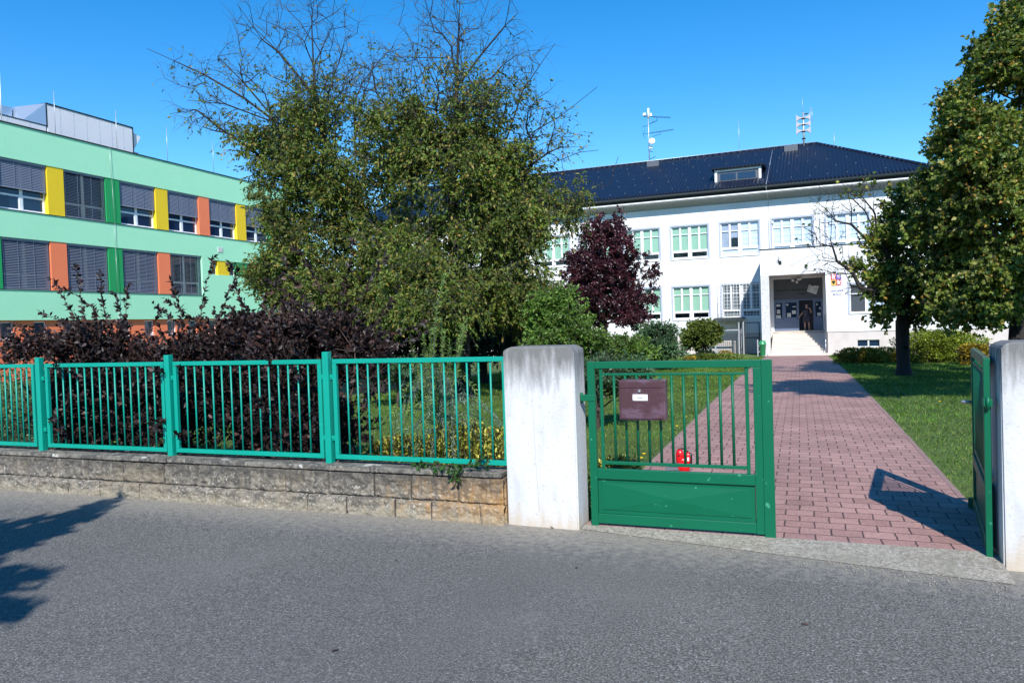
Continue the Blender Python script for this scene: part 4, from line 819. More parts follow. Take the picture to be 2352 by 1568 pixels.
for i, (k, top) in enumerate(((.52, 12.75), (2.95, 12.62), (6.2, 12.6), (9.35, 12.5), (12.7, 12.45), (15.7, 12.4))):
    t = gthing('lightning_rod', ['white lightning rod at the left end of the flat roof', 'thin lightning rod above the roof duct', 'lightning rod standing in front of the grey ventilation unit', 'lightning rod just right of the ventilation unit', 'lightning rod partly behind the tree twigs', 'lightning rod behind the tree crown'][i], 'lightning rod', (k, .35, 10.6), 'lightning rods on the flat roof')
    MB().cyl((0, 0, .1), (0, 0, top-10.6), .013 if i else .02, 6).build('rod', M['white'] if i == 0 else M['steel'], t); MB().cyl((0, 0, 0), (0, 0, .1), .09, 10).build('foot', M['concrete'], t)
# ------------------------------------------------------------------ masts on the tiled roof
am = sthing('antenna_mast', 'roof mast with television antennas and a small white dish', 'antenna', (-7.85, RD-.05, 12.4))
MB().cyl((0, 0, -.1), (0, 0, 3.5), .035, 8).build('pole', M['steel'], am); MB().cyl((0.02, 0, 3.1), (.02, 0, 3.78), .07, 10).build('omni_antenna', M['white'], am)
def yagi(z, x0, x1, slope_, n, h):
    b = MB(); b.cyl((x0, 0, z), (x1, 0, z+slope_), .014, 5)
    for i in range(n): f_ = i/(n-1); x = x0+(x1-x0)*(.2+.8*f_); b.cyl((x, -.25, z+slope_*(.2+.8*f_)), (x, .25, z+slope_*(.2+.8*f_)+.0), .008, 4); b.cyl((x, 0, z+slope_*(.2+.8*f_)-h), (x, 0, z+slope_*(.2+.8*f_)+h), .008, 4)
    return b
yagi(3.2, .05, 1.5, -.25, 12, .05).tube([(.1, 0, 2.7), (.6, 0, 2.85), (.62, 0, 3.05)], .018, 5).build('television_antenna', M['flash'], am)
b = yagi(2.05, -.4, 1.7, .05, 14, .05); b.tube([(-.25, 0, 1.75), (-.4, 0, 2.05), (-.25, 0, 2.35)], .012, 5).tube([(0, 0, 1.6), (.35, 0, 1.82), (.8, 0, 1.9), (.82, 0, 2.05)], .014, 5).build('television_antenna', M['flash'], am)
MB().tube([(-.4, 0, 2.55), (0, 0, 2.65), (.45, 0, 2.85)], .014, 5).build('television_antenna', M['flash'], am)
b = MB(); b.lathe([(.01, 0), (.2, .03), (.23, .06), (.22, .11)], 20); b.build('dish', M['white'], am, Matrix.Translation((.26, -.18, 1.42)) @ Matrix.Rotation(radians(80), 4, 'X'))
MB().bbox(.02, .26, -.12, .0, .98, 1.15, .02).bbox(-.35, -.15, -.1, .05, 3.3, 3.48, .02).bbox(.12, .26, -.06, .06, 3.2, 3.42, .02).build('radio_unit', M['white'], am); MB().cyl((-.3, 0, 3.25), (.25, 0, 3.25), .025, 6).cyl((-.02, -.02, .85), (.25, -.02, .75), .02, 6).cyl((0, 0, .25), (.45, 0, .42), .02).build('bracket', M['flash'], am)
sm_ = sthing('siren_mast', 'roof mast carrying six grey horn loudspeakers in three rows', 'siren', (2.15, RD-.1, 12.35))
MB().cyl((0, 0, -.1), (0, 0, 2.15), .06, 10).build('pole', M['steel'], sm_); MB().cyl((-.03, 0, 2.1), (-.03, 0, 3.15), .01, 5).tube([(.42, 0, 1.45), (.42, 0, 2.35), (.47, 0, 2.4), (.52, 0, 2.35), (.52, 0, 1.45), (.42, 0, 1.42)], .014, 5).build('whip_antenna', M['steel'], sm_)
for z in (1.82, 1.42, 1.0):
    for s in (-1, 1):
        x_ = [.05, .15, .25, .35, .43]; h_ = [.035, .042, .075, .145, .26]; o_ = .0 if z != 1.42 else -.03
        poly = [(s*x, z+h) for x, h in zip(x_, h_)]+[(s*x, z-h) for x, h in zip(x_[::-1], h_[::-1])]
        MB().prism(poly, -.09, .09).build('horn', M['horn'], sm_)
mb = MB()
for z in (1.82, 1.42, 1.0, .55): mb.cyl((-.12, 0, z-.06), (.12, 0, z-.06), .035, 8); mb.cyl((0, 0, z-.1), (0, 0, z-.02), .09, 10)
mb.box(.02, .3, -.03, .03, 2.02, 2.08); mb.build('clamp', M['flash'], sm_)
for s, z0, z1, lbl in ((-1.85, 12.52, 14.55, 'thin lightning rod on the roof ridge between the two masts'), (3.95, 11.85, 13.1, 'very thin lightning rod behind the hip of the tiled roof')):
    t = sthing('lightning_rod', lbl, 'lightning rod', (s, RD, z0)); MB().cyl((0, 0, 0), (0, 0, z1-z0), .014, 5).build('rod', M['steel'], t); MB().cyl((0, 0, -.12), (0, 0, .08), .05, 8).build('foot', M['steel'], t)
# ------------------------------------------------------------------ person in the doorway
pe = sthing('person', 'person in a dark patterned dress in the open doorway, one hand raised to the face', 'person', (2.2, D-.02, .66))
vs = [(0, 0, .80), (0, .01, .98), (0, .01, 1.12), (0, .0, 1.205), (0, -.015, 1.26), (0, -.02, 1.32), (0, -.02, 1.40)]
rs = [.125, .12, .12, .08, .045, .072, .07]; es = [(0, 1), (1, 2), (2, 3), (3, 4), (4, 5), (5, 6)]
def chain(start, pts, rr):
    j = start
    for p, r in zip(pts, rr): vs.append(p); rs.append(r); es.append((j, len(vs)-1)); j = len(vs)-1
    return j
chain(5, [(0, -.105, 1.325)], [.012])
for s in (-1, 1):
    chain(0, [(s*.09, 0, .72), (s*.10, -.015, .44), (s*.105, .01, .30), (s*.11, .02, .08), (s*.115, -.06, .035), (s*.12, -.13, .025)], [.085, .055, .052, .034, .036, .025])
    wr = chain(2, [(s*.15, 0, 1.15), (s*.24, -.02 if s < 0 else -.10, .98), (s*.33 if s < 0 else .20, -.05 if s < 0 else -.16, .86 if s < 0 else 1.15), (-.37 if s < 0 else .15, -.06 if s < 0 else -.16, .80 if s < 0 else 1.23)], [.052, .042, .028, .03])
    for k in range(5):
        if s < 0: b = (-.37-.01*k, -.09+.018*k, .77); e = (-.385-.012*k, -.10+.02*k, .73+.004*k)
        else: b = (.13-.008*k, -.18+.012*k, 1.262); e = (.10-.008*k, -.165+.014*k, 1.285-.004*k)
        chain(wr, [b, e], [.0095, .008])
me = bpy.data.meshes.new('body'); me.from_pydata(vs, es, []); bo = link('body_src', me, None); md = bo.modifiers.new('s', 'SKIN')
for v, r in zip(me.skin_vertices[0].data, rs): v.radius = (r, r)
me.skin_vertices[0].data[0].use_root = True; bo.modifiers.new('u', 'SUBSURF').levels = 2; bpy.context.view_layer.update()
m2 = bpy.data.meshes.new_from_object(bo.evaluated_get(bpy.context.evaluated_depsgraph_get())); bpy.data.objects.remove(bo); m2.materials.clear(); m2.name = 'body'
for p in m2.polygons: p.use_smooth = True
link('body', m2, M['skin'], pe)
MB().lathe([(.20, .46), (.205, .52), (.19, .75), (.175, .88), (.165, .98), (.18, 1.10), (.165, 1.18), (.10, 1.225), (.06, 1.235)], 24, sy=.72).cyl((-.13, 0, 1.17), (-.225, -.02, 1.0), .075, 12, .068).cyl((.13, 0, 1.17), (.22, -.09, 1.01), .075, 12, .068).build('dress', M['dress'], pe)
mb = MB(); blob(mb, (0, .01, 1.405), (.078, .082, .062), p=2.1); mb.build('hair', M['hair'], pe)
for s in (-1, 1): MB().bbox(s*.118-.035, s*.118+.035, -.16, .06, .0, .03, .01).build('shoe', M['white'], pe)
mb = MB(); [mb.cyl((s*.026, -.092, 1.345), (s*.026, -.087, 1.345), .007, 8) for s in (-1, 1)]; mb.box(-.02, .02, -.093, -.089, 1.285, 1.29); mb.build('face_features', M['dress'], pe)
# ------------------------------------------------------------------ trees
def gp(x, y): return (x, y, gxy(x, y))
def T(pts): return [P(*p) for p in pts]
Ya, Yb = 19.0, 17.0
pa = P(868, 800, Ya); tb = gp(pa[0], pa[1])
ta = [tb]+T([(862, 760, Ya), (852, 640, Ya), (838, 540, Ya), (822, 450, Ya), (780, 390, Ya), (745, 320, Ya), (725, 240, Ya), (720, 150, Ya), (716, 60, Ya), (722, -30, Ya)])
plant('hornbeam_tree', 'large olive brown tree with bare upper twigs, the one nearer the green building', 'tree', tb,
    [PB(700, 390, Ya, 135, 130, 200), PB(800, 420, Ya-.6, 75, 110, 50, .8), PB(610, 320, Ya, 80, 60, 60, .6), PB(740, 270, Ya, 150, 85, 130, .45), PB(700, 510, Ya-.5, 85, 80, 80), PB(790, 580, Ya, 150, 100, 170), PB(650, 630, Ya-.6, 75, 60, 80), PB(830, 690, Ya-.5, 150, 90, 170), PB(880, 470, Ya+.3, 75, 110, 60, .9), PB(740, 690, Ya-1, 130, 80, 120),
     PB(700, 205, Ya, 170, 60, 110, .10), PB(690, 70, Ya, 160, 95, 90, .02), PB(520, 240, Ya, 110, 80, 50, .12), PB(840, 190, Ya, 110, 80, 60, .08), PB(570, 130, Ya, 100, 60, 20, .0), PB(430, 165, Ya, 70, 35, 18, .05), PB(470, 250, Ya, 70, 40, 18, .1)], 'l_hornbeam', .092, .45, bark='wetbark', Rt=.19, trunk=ta, alpha=.42, K=7, TL=.56, NL=12, droop=.55, outw=.4, clump=.85, tipr=.006, group='the two large olive brown trees',
    extra=[T([(745, 330, Ya), (640, 285, Ya), (560, 225, Ya), (470, 172, Ya), (400, 140, Ya), (338, 112, Ya)]), T([(690, 420, Ya), (600, 360, Ya), (520, 305, Ya), (450, 252, Ya), (390, 262, Ya)]), T([(722, 220, Ya), (640, 120, Ya), (580, 60, Ya), (545, 10, Ya)]), T([(640, 285, Ya), (560, 190, Ya), (500, 130, Ya)]), T([(640, 285, Ya), (520, 240, Ya), (430, 230, Ya)])])
pb = P(1062, 800, Yb); tb = gp(pb[0], pb[1])
tk = [tb]+T([(1058, 700, Yb), (1048, 600, Yb), (1040, 480, Yb), (1040, 380, Yb), (1046, 280, Yb), (1050, 180, Yb), (1052, 90, Yb), (1056, 10, Yb), (1062, -60, Yb)])
plant('hornbeam_tree', 'large olive brown tree with bare upper twigs, the one nearer the white school', 'tree', tb,
    [PB(1040, 390, Yb, 150, 110, 210), PB(1170, 400, Yb, 95, 90, 110), PB(930, 320, Yb, 110, 80, 110), PB(1060, 245, Yb, 165, 75, 140, .4), PB(1120, 520, Yb, 140, 80, 170), PB(1205, 470, Yb, 75, 70, 70), PB(1180, 620, Yb-.4, 75, 120, 130), PB(980, 640, Yb-1, 110, 70, 90), PB(990, 705, Yb-1.4, 120, 48, 90), PB(920, 560, Yb, 90, 60, 60), PB(1215, 690, Yb, 55, 50, 50), PB(1130, 670, Yb+.5, 90, 60, 70),
     PB(1040, 170, Yb, 190, 60, 110, .08), PB(1050, 50, Yb, 170, 80, 90, .02), PB(1210, 250, Yb, 110, 75, 50, .12), PB(1260, 350, Yb, 80, 65, 44, .2), PB(1290, 470, Yb-.3, 50, 60, 30, .5), PB(900, 190, Yb, 130, 70, 60, .05), PB(1180, 110, Yb, 90, 60, 24, .0)], 'l_hornbeam', .088, .45, bark='wetbark', Rt=.18, trunk=tk, alpha=.42, K=7, TL=.54, NL=12, droop=.55, outw=.4, clump=.85, tipr=.0055, group='the two large olive brown trees',
    extra=[T([(1058, 760, Yb), (1000, 600, Yb-.3), (985, 480, Yb-.3), (965, 350, Yb), (940, 230, Yb), (950, 100, Yb)]), T([(1150, 380, Yb), (1230, 300, Yb), (1290, 265, Yb), (1372, 200, Yb)]), T([(1190, 460, Yb), (1260, 430, Yb-.3), (1330, 445, Yb-.3), (1400, 425, Yb-.3), (1420, 360, Yb-.3)]),
           T([(1160, 330, Yb), (1200, 210, Yb), (1240, 150, Yb), (1275, 100, Yb)]), T([(1200, 400, Yb), (1270, 375, Yb), (1330, 350, Yb), (1375, 345, Yb)]), T([(1050, 200, Yb), (1110, 120, Yb), (1160, 60, Yb), (1190, 30, Yb)])])
pc = P(1110, 820, 21.5); tb = gp(pc[0], pc[1])
plant('yew_tree', 'dark evergreen conifer in the shade under the large trees', 'tree', tb, [PB(1110, 760, 21.5, 105, 75, 150), PB(1040, 740, 21.5, 90, 90, 130), PB(1170, 700, 21.5, 60, 70, 80), PB(1090, 660, 21.5, 70, 60, 80), PB(1150, 800, 20.5, 90, 35, 80), PB(960, 780, 21.5, 90, 70, 110)], 'l_yew', .17, .22, Rt=.15, trunk=[tb, P(1110, 760, 21.5), P(1108, 690, 21.5)], K=7, TL=.4, NL=9, droop=.2, clump=.3)
Yp = 30.; pp = P(1388, 790, Yp); tb = gp(pp[0], pp[1])
plant('purple_plum_tree', 'dense purple leaved tree in front of the white school', 'tree', tb, [PB(1388, 525, Yp, 48, 50, 90), PB(1380, 600, Yp, 78, 65, 190), PB(1430, 600, Yp, 52, 70, 90), PB(1385, 670, Yp, 92, 55, 200), PB(1445, 680, Yp, 62, 52, 100), PB(1340, 640, Yp, 55, 55, 90), PB(1420, 725, Yp, 78, 26, 80), PB(1360, 700, Yp, 60, 30, 60), PB(1490, 625, Yp, 20, 14, 8)], 'l_plum', .115, .5, Rt=.13, trunk=[tb, P(1388, 745, Yp), P(1390, 680, Yp), P(1392, 600, Yp), P(1390, 530, Yp)], K=6, TL=.3, NL=9, droop=.1, outw=.7, clump=.5, twigmat='stem')
# lime trees on the right
l1 = P(2076, 862, 19.9); tb = gp(l1[0], l1[1]); Yl = 19.9
plant('lime_tree', 'tree with a dark trunk on the lawn and bare limbs reaching left', 'tree', tb,
    [PB(2115, 560, Yl, 80, 80, 100), PB(2075, 650, Yl, 58, 55, 56), PB(2150, 690, Yl-.5, 85, 50, 80), PB(2060, 490, Yl, 40, 55, 40), PB(2140, 460, Yl, 70, 70, 64), PB(2035, 570, Yl, 28, 45, 32), PB(2090, 720, Yl, 28, 30, 26), PB(2180, 600, Yl-.5, 45, 55, 50), PB(2190, 680, Yl-.6, 45, 45, 44), PB(2035, 650, Yl-.4, 42, 55, 70), PB(2020, 560, Yl-.3, 32, 40, 36), PB(2040, 710, Yl-.4, 30, 26, 26), PB(1985, 610, Yl-.4, 24, 26, 12, .8),
     PB(1930, 470, Yl-.3, 95, 45, 80, .03), PB(1900, 545, Yl-.3, 75, 36, 60, .03), PB(1905, 610, Yl-.5, 75, 32, 56, .03), PB(1990, 440, Yl-.3, 50, 28, 34, .12), PB(1990, 660, Yl-.5, 45, 30, 30, .05)], 'l_lime', .10, .8, bark='wetbark', Rt=.17,
    trunk=[tb]+T([(2073, 800, Yl), (2072, 740, Yl), (2085, 680, Yl), (2100, 600, Yl), (2112, 500, Yl), (2120, 430, Yl)]), alpha=.4, K=5, TL=.28, NL=6, droop=.3, clump=.7, tipr=.0045, twr=.0028, twigmat='wetbark',
    extra=[T([(2074, 700, Yl), (2040, 640, Yl), (2012, 585, Yl-.2), (1985, 545, Yl-.3), (1955, 515, Yl-.3), (1920, 508, Yl-.3), (1892, 490, Yl-.3)]), T([(2078, 690, Yl), (2045, 655, Yl-.3), (2010, 625, Yl-.4), (1970, 618, Yl-.5), (1935, 605, Yl-.5), (1895, 582, Yl-.5), (1855, 590, Yl-.5), (1812, 612, Yl-.5)]), T([(2072, 720, Yl), (2040, 695, Yl-.3), (2010, 670, Yl-.5), (1975, 660, Yl-.5), (1940, 675, Yl-.5)])])
Y2 = 17.6; l2 = P(2338, 850, Y2); tb = gp(l2[0], l2[1])
plant('lime_tree', 'tall broad lime tree filling the right edge above the white pillar', 'tree', tb,
    [PB(2215, 705, Y2-.5, 75, 38, 60), PB(2300, 690, Y2-.8, 80, 50, 80), PB(2200, 620, Y2, 90, 60, 120), PB(2320, 600, Y2-1, 110, 70, 140), PB(2190, 520, Y2, 90, 60, 120), PB(2300, 480, Y2-1, 120, 80, 160), PB(2180, 420, Y2, 75, 55, 90), PB(2290, 370, Y2-1, 110, 80, 150), PB(2190, 335, Y2, 50, 40, 50), PB(2300, 260, Y2-.8, 100, 75, 130), PB(2215, 250, Y2, 45, 45, 45), PB(2330, 160, Y2-.6, 90, 70, 110), PB(2262, 140, Y2, 40, 50, 40), PB(2360, 60, Y2-.4, 80, 70, 100), PB(2380, -40, Y2, 80, 70, 70), PB(2450, 250, Y2, 90, 120, 90), PB(2460, 500, Y2, 110, 130, 110), PB(2450, 700, Y2, 110, 60, 60), PB(2420, 100, Y2, 80, 90, 60)], 'l_lime', .098, .8, Rt=.2,
    trunk=[tb]+T([(2338, 780, Y2), (2342, 650, Y2), (2348, 500, Y2), (2352, 350, Y2), (2358, 200, Y2), (2368, 60, Y2), (2376, -40, Y2)]), alpha=.4, K=6, TL=.36, NL=8, droop=.4, clump=1.0, tipr=.007, bark='wetbark')
# trees outside the frame whose shade reaches the scene
tb = gp(9.6, 8.6)
plant('shade_tree', 'leafy tree just outside the right edge shading the path', 'tree', tb, [((8.0, 7.5, 7.3), (2.5, 1.7, 1.4), 330, 1.), ((10.8, 7.9, 6.7), (2.4, 1.9, 1.5), 220, 1.)], 'l_lime', .13, .8, Rt=.17, trunk=[tb, (9.6, 8.6, 1.8), (9.65, 8.6, 3.6), (9.3, 8.5, 6.4)], K=6, TL=.4, NL=10, clump=.7)
tb = (-10, -1.2, 0)
plant('shade_tree', 'leafy tree behind the viewer shading the left of the road', 'tree', tb, [((-4.1, .55, 4.6), (.18, .85, .12), 44, 1.), ((-4.7, .2, 4.7), (.5, .35, .2), 50, 1.), ((-6.2, -.2, 4.9), (.9, 1.0, .5), 80, 1.), ((-3.75, -.75, 4.6), (.5, .10, .08), 22, .9), ((-3.5, -1.3, 4.6), (.5, .09, .07), 20, .9), ((-8.6, -.6, 5.0), (1.6, 1.9, 1.2), 120, 1.)], 'l_lime', .11, .7, alpha=.3, Rt=.17, trunk=[tb, (-10, -1.2, 2), (-9.9, -1.2, 4), (-9.8, -1.2, 5.5)], K=4, TL=.22, NL=8, clump=.4)
# ------------------------------------------------------------------ shrubs by the fence
def roots_at(cx, cy, n, r): return [(cx+random.uniform(-r, r), cy+random.uniform(-r*.6, r*.6), gxy(cx, cy)-.05) for _ in range(n)]
nb = [((250, 8.75), [PB(240, 890, 8.7, 130, 80, 150, 1., .4), PB(220, 800, 8.7, 120, 40, 46, .9, .4), PB(300, 960, 8.5, 150, 90, 170, 1., .4), PB(180, 960, 8.8, 85, 85, 80, 1., .4), PB(80, 805, 9.0, 65, 26, 22, .8, .3), PB(340, 880, 8.5, 100, 80, 90, 1., .4)], 'dark purple shrub behind the second fence panel from the left'),
      ((520, 8.25), [PB(500, 865, 8.2, 150, 100, 190, 1., .45), PB(520, 970, 7.95, 150, 80, 190, 1., .35), PB(590, 810, 8.3, 100, 80, 90, 1., .45)], 'dark purple shrub in the middle of the row behind the fence'),
      ((740, 7.75), [PB(730, 840, 7.8, 140, 95, 190, 1., .45), PB(720, 960, 7.45, 110, 90, 150, 1., .3), PB(815, 825, 7.9, 60, 40, 36, .9, .4), PB(720, 755, 7.9, 100, 45, 36, .7, .4), PB(820, 890, 7.7, 40, 60, 26, .9, .3)], 'dark purple shrub behind the fence post nearest the white pillar')]
tips = [[((120, 760), (10, 800), .5), ((180, 740), (118, 640), .6), ((200, 760), (165, 615), .75), ((245, 740), (215, 640), .5), ((290, 750), (285, 665), .5), ((250, 780), (105, 720), .7), ((330, 780), (360, 730), .4), ((300, 760), (250, 690), .5), ((60, 820), (0, 850), .4), ((230,730),(180,640),.5)],
        [((420, 760), (420, 650), .55), ((460, 740), (465, 600), .7), ((500, 730), (545, 640), .6), ((440, 760), (370, 720), .5), ((480, 760), (400, 690), .6), ((560, 700), (520, 630), .5), ((600, 700), (640, 640), .5)],
        [((700, 690), (660, 610), .5), ((740, 680), (720, 590), .6), ((790, 680), (810, 570), .6), ((830, 690), (865, 600), .6), ((880, 770), (955, 760), .5), ((870, 800), (960, 790), .5), ((680, 700), (640, 640), .4), ((860, 750), (910, 690), .5)]]
for (bp, bl, lb_), tp in zip(nb, tips):
    c = P(bp[0], 900, bp[1]); b = gp(c[0], c[1])
    r = plant('ninebark_shrub', lb_, 'shrub', b, bl, 'l_dark', .056, .62, Rt=.028, roots=roots_at(c[0], c[1], 9, .45), bark='stem', twigmat='stem', K=7, TL=.25, NL=11, droop=-.25, outw=.45, clump=.35, tipr=.004, group='dark purple shrubs along the fence', minz=.08)
    Y = bp[1]
    shoots(r, b, [P(a[0], a[1], Y) for a, q, L in tp], [np.array(P(q[0], q[1], Y))-np.array(P(a[0], a[1], Y)) for a, q, L in tp], [max(L, 1.1*np.linalg.norm(np.array(P(q[0], q[1], Y))-np.array(P(a[0], a[1], Y)))) for a, q, L in tp], 'l_dark', .062, .55, dens=85)
    # sprays reaching out between the fence bars
    sp = [P(bp[0]+dx, y, Y-.62) for dx, y in ((-110, 950), (-50, 880), (30, 960), (90, 1000), (110, 900), (-80, 1010), (10, 850), (-100, 860), (60, 850))]
    shoots(r, b, sp, [(random.uniform(-.5, .5), -1, random.uniform(-.1, .5)) for _ in sp], [.42]*len(sp), 'l_dark', .062, .6, dens=80)
scatter_hedge('spirea_shrub', 'low spirea with yellow and russet leaves behind the last fence panel', 'shrub', [(-1.75, -1.1, .35, .95, 0, .56), (-1.25, -.55, .35, 1.05, 0, .66), (-.65, -.08, .3, .85, 0, .62)], 'l_spirea', .042, .5, 13000, (*W(-.9, .6), 0), 'yellow and russet spireas')
scatter_hedge('spirea_shrub', 'small russet spirea seen between the pillar and the gate bars', 'shrub', [(.45, .86, .5, 1.1, 0, .42)], 'l_spirea', .042, .5, 2600, (*W(.68, .8), 0), 'yellow and russet spireas')
scatter_hedge('privet_shrub', 'green shrub behind the leftmost fence panel', 'shrub', [(-9, -7.2, .9, 1.9, 0, 1.15), (-7.4, -5.7, .7, 1.6, 0, 1.0), (-6.2, -5.5, .5, 1.0, 0, .55)], 'l_mid', .05, .45, 9000, (*W(-7, 1.2), 0))
# weeping larch
lc = P(1010, 1050, 7.1); lb0 = gp(lc[0], lc[1]); la = thing('weeping_larch', 'small feathery larch with upright pale shoots and drooping blue green branches', 'tree', lb0); lbx = np.array(lb0)
A = []; Bq = []; R_ = []; NP = [[], []]; ND = [[], []]
def strand(p, d, L, r, kind, g=0., k=7, dens=170):
    p = np.array(p, float); d = nrm(np.array(d, float))
    for i in range(k):
        q = p+d*L/k; A.append(p); Bq.append(q); R_.append(r*(1-.75*i/k)); n = int(dens*L/k); t = rng.random((n, 1)); NP[kind].append(p+(q-p)*t)
        s = nrm(rng.normal(size=(n, 3))); ND[kind].append(nrm(d*.8+s)); p = q; d = nrm(d+np.array((0, 0, g))+rng.normal(size=3)*.06)
    return p
x0, y0 = lc[0], lc[1]
strand((x0, y0, -.05), (0, 0, 1), 1.0, .016, 0, 0, 5, 30); strand((x0-.03, y0, .9), (-.04, 0, 1), 1.22, .009, 0, .1, 9, 330)
for _ in range(24): a = random.uniform(0, 2*pi); strand((x0+.16*cos(a)*random.random(), y0+.12*sin(a), random.uniform(.75, 1.1)), (.30*cos(a), .3*sin(a), 1), random.uniform(.4, .85), .0045, 0, .12, 7, 200)
for _ in range(64): a = random.uniform(0, 2*pi); z = random.uniform(.5, 1.2); strand((x0, y0, z), (cos(a), sin(a), random.uniform(0, .9)), random.uniform(.45, .95), .005, 1 if random.random() < .75 else 0, -.32, 8)
V, Fq = sticks(np.array(A)-lbx, np.array(Bq)-lbx, np.array(R_), np.array(R_)*.85, 5); npmesh('trunk', V, Fq, M['twig'], la)
for k, (nm, mm) in enumerate((('crown', 'l_larch'), ('crown', 'l_larchblue'))): leaves_mesh(nm, np.concatenate(NP[k]), np.concatenate(ND[k]), .042, .12, M[mm], la, up=True, loc=lbx)
# creeper over the coping
cr = thing('creeper', 'virginia creeper trailing over the coping below the last fence panel', 'plant', (*W(-.7, -.1), .40)); cb = np.array((*W(-.7, -.1), .40)); pts = []; dd = []
cps = []; q = [W(-.95, .05)+(.44,), W(-.8, -.07)+(.47,), W(-.62, -.12)+(.455,), W(-.45, -.14)+(.45,), W(-.3, -.1)+(.50,), W(-.22, -.05)+(.55,)]; q2 = [W(-.5, -.12)+(.45,), W(-.45, -.17)+(.38,), W(-.42, -.17)+(.32,)]
MB().tube([tuple(np.array(a)-cb) for a in q], .004, 5).tube([tuple(np.array(a)-cb) for a in q2], .003, 5).build('stems', M['stem'], cr)
for ch, n in ((q, 44), (q2, 10)):
    for _ in range(n):
        t = random.random()*(len(ch)-1); i = min(int(t), len(ch)-2); p = np.array(ch[i])+(np.array(ch[i+1])-np.array(ch[i]))*(t-i)+rng.normal(size=3)*(.025, .015, .022); dn = nrm(np.array((random.uniform(-.5, .5), -.7, random.uniform(-1, .3))))
        for k in range(4): pts.append(p); dd.append(nrm(dn+rng.normal(size=3)*.45))
leaves_mesh('foliage', np.array(pts), np.array(dd), .052, .45, M['l_creeper'], cr, up=True, loc=cb)
# ------------------------------------------------------------------ garden shrubs and hedges
def bush(name, label, cat, px, py, Y, bl, lm, leaf, asp, group=None, clump=.4, K=6, NL=9, TL=.26, n=6, r=.4):
    c = P(px, py, Y); b = gp(c[0], c[1]); return plant(name, label, cat, b, bl, lm, leaf, asp, Rt=.035, roots=roots_at(c[0], c[1], n, r), bark='stem', twigmat='stem', K=K, TL=TL, NL=NL, droop=-.1, outw=.6, clump=clump, tipr=.005, group=group, minz=b[2]+.02)
bush('garden_shrub', 'tall bright green shrub just behind the white pillar', 'shrub', 1290, 820, 15.5, [PB(1290, 760, 15.5, 75, 60, 130), PB(1250, 720, 15.5, 45, 45, 60), PB(1330, 790, 15.2, 60, 50, 100), PB(1270, 810, 15, 70, 40, 90), PB(1290, 700, 15.5, 35, 30, 30)], 'l_bright', .075, .5)
bush('garden_shrub', 'low green shrub spreading below the purple tree', 'shrub', 1420, 840, 18, [PB(1410, 815, 18, 75, 32, 130), PB(1460, 820, 18, 45, 28, 60), PB(1370, 800, 17.5, 35, 28, 40)], 'l_bright', .08, .5)
bush('garden_shrub', 'dark shrub seen behind the mailbox through the gate bars', 'shrub', 1400, 930, 11.2, [PB(1395, 875, 11.2, 55, 40, 110, 1., .5), PB(1450, 865, 11.4, 45, 25, 60, 1., .4)], 'l_mid', .055, .45, clump=.3)
bush('garden_shrub', 'blue green rounded shrub right of the purple tree', 'shrub', 1515, 840, 26, [PB(1512, 785, 26, 44, 38, 150), PB(1525, 805, 25.5, 42, 24, 90)], 'l_mid', .10, .45, TL=.3)
bush('garden_shrub', 'clipped round olive green shrub in front of the mesh cage', 'shrub', 1611, 822, 31, [PB(1611, 767, 31, 42, 26, 190), PB(1611, 785, 31, 40, 20, 90)], 'l_round', .11, .5, clump=.1, TL=.22)
bush('garden_shrub', 'shady shrub at the back of the lawn left of the larch', 'shrub', 930, 872, 15.5, [PB(915, 858, 15.5, 90, 20, 90), PB(1010, 852, 16, 70, 18, 60)], 'l_mid', .07, .5)
def cushion(label, lm, px, py, Y, rx, ry, n, leaf=.07, cat='shrub', name='low_hedge', group=None, dy=None):
    c = P(px, py, Y); b = gp(c[0], c[1]); k = Y/F; u, v = UV(b[0], b[1]); d = dy or min(rx*k, .6)
    return scatter_hedge(name, label, cat, [(u-rx*k, u+rx*k, v-d, v+d, b[2], b[2]+2*ry*k)], lm, leaf, .5, n, b, group)
cushion('low clipped green hedge in front of the mesh cage', 'l_round', 1640, 822, 30, 62, 11, 4200, .08)
cushion('small golden shrub left of the low clipped hedge', 'l_gold', 1583, 822, 29, 13, 10, 900, .07, name='golden_shrub')
cushion('golden shrub rising behind the low clipped hedge', 'l_gold', 1668, 806, 30.5, 17, 13, 1300, .07, name='golden_shrub')
cushion('dark green cushion shrub under the clipped round shrub', 'l_yew', 1622, 818, 30.6, 20, 15, 1600, .09, name='cushion_shrub')
cushion('long low golden hedge before the basement windows', 'l_gold', 1998, 838, 27, 74, 17, 9000, .075, name='golden_hedge')
cushion('taller yellow green hedge right of the dark tree trunk', 'l_hedge', 2160, 845, 26, 85, 36, 14000, .085, name='garden_hedge', dy=.7)
cushion('russet hedge end beside the opened gate', 'l_gold', 2240, 842, 24, 32, 24, 4200, .08, name='golden_hedge')
cushion('small weed growing on the forecourt in front of the porch', 'l_mid', 1716, 826, 30, 9, 3, 300, .07, name='weed', cat='weed')
# weed at the foot of the right pillar
wb = W(3.95, -.32); wd = thing('weed', 'weed with broad leaves at the foot of the right pillar', 'weed', (*wb, -.04)); n = 90
pp_ = np.stack([wb[0]+rng.normal(size=n)*.07, wb[1]+rng.normal(size=n)*.05, -.03+abs(rng.normal(size=n))*.05], 1); leaves_mesh('foliage', pp_, nrm(rng.normal(size=(n, 3))+np.array((0, 0, .6))), .07, .4, M['l_bright'], wd, up=True, loc=(*wb, -.04))
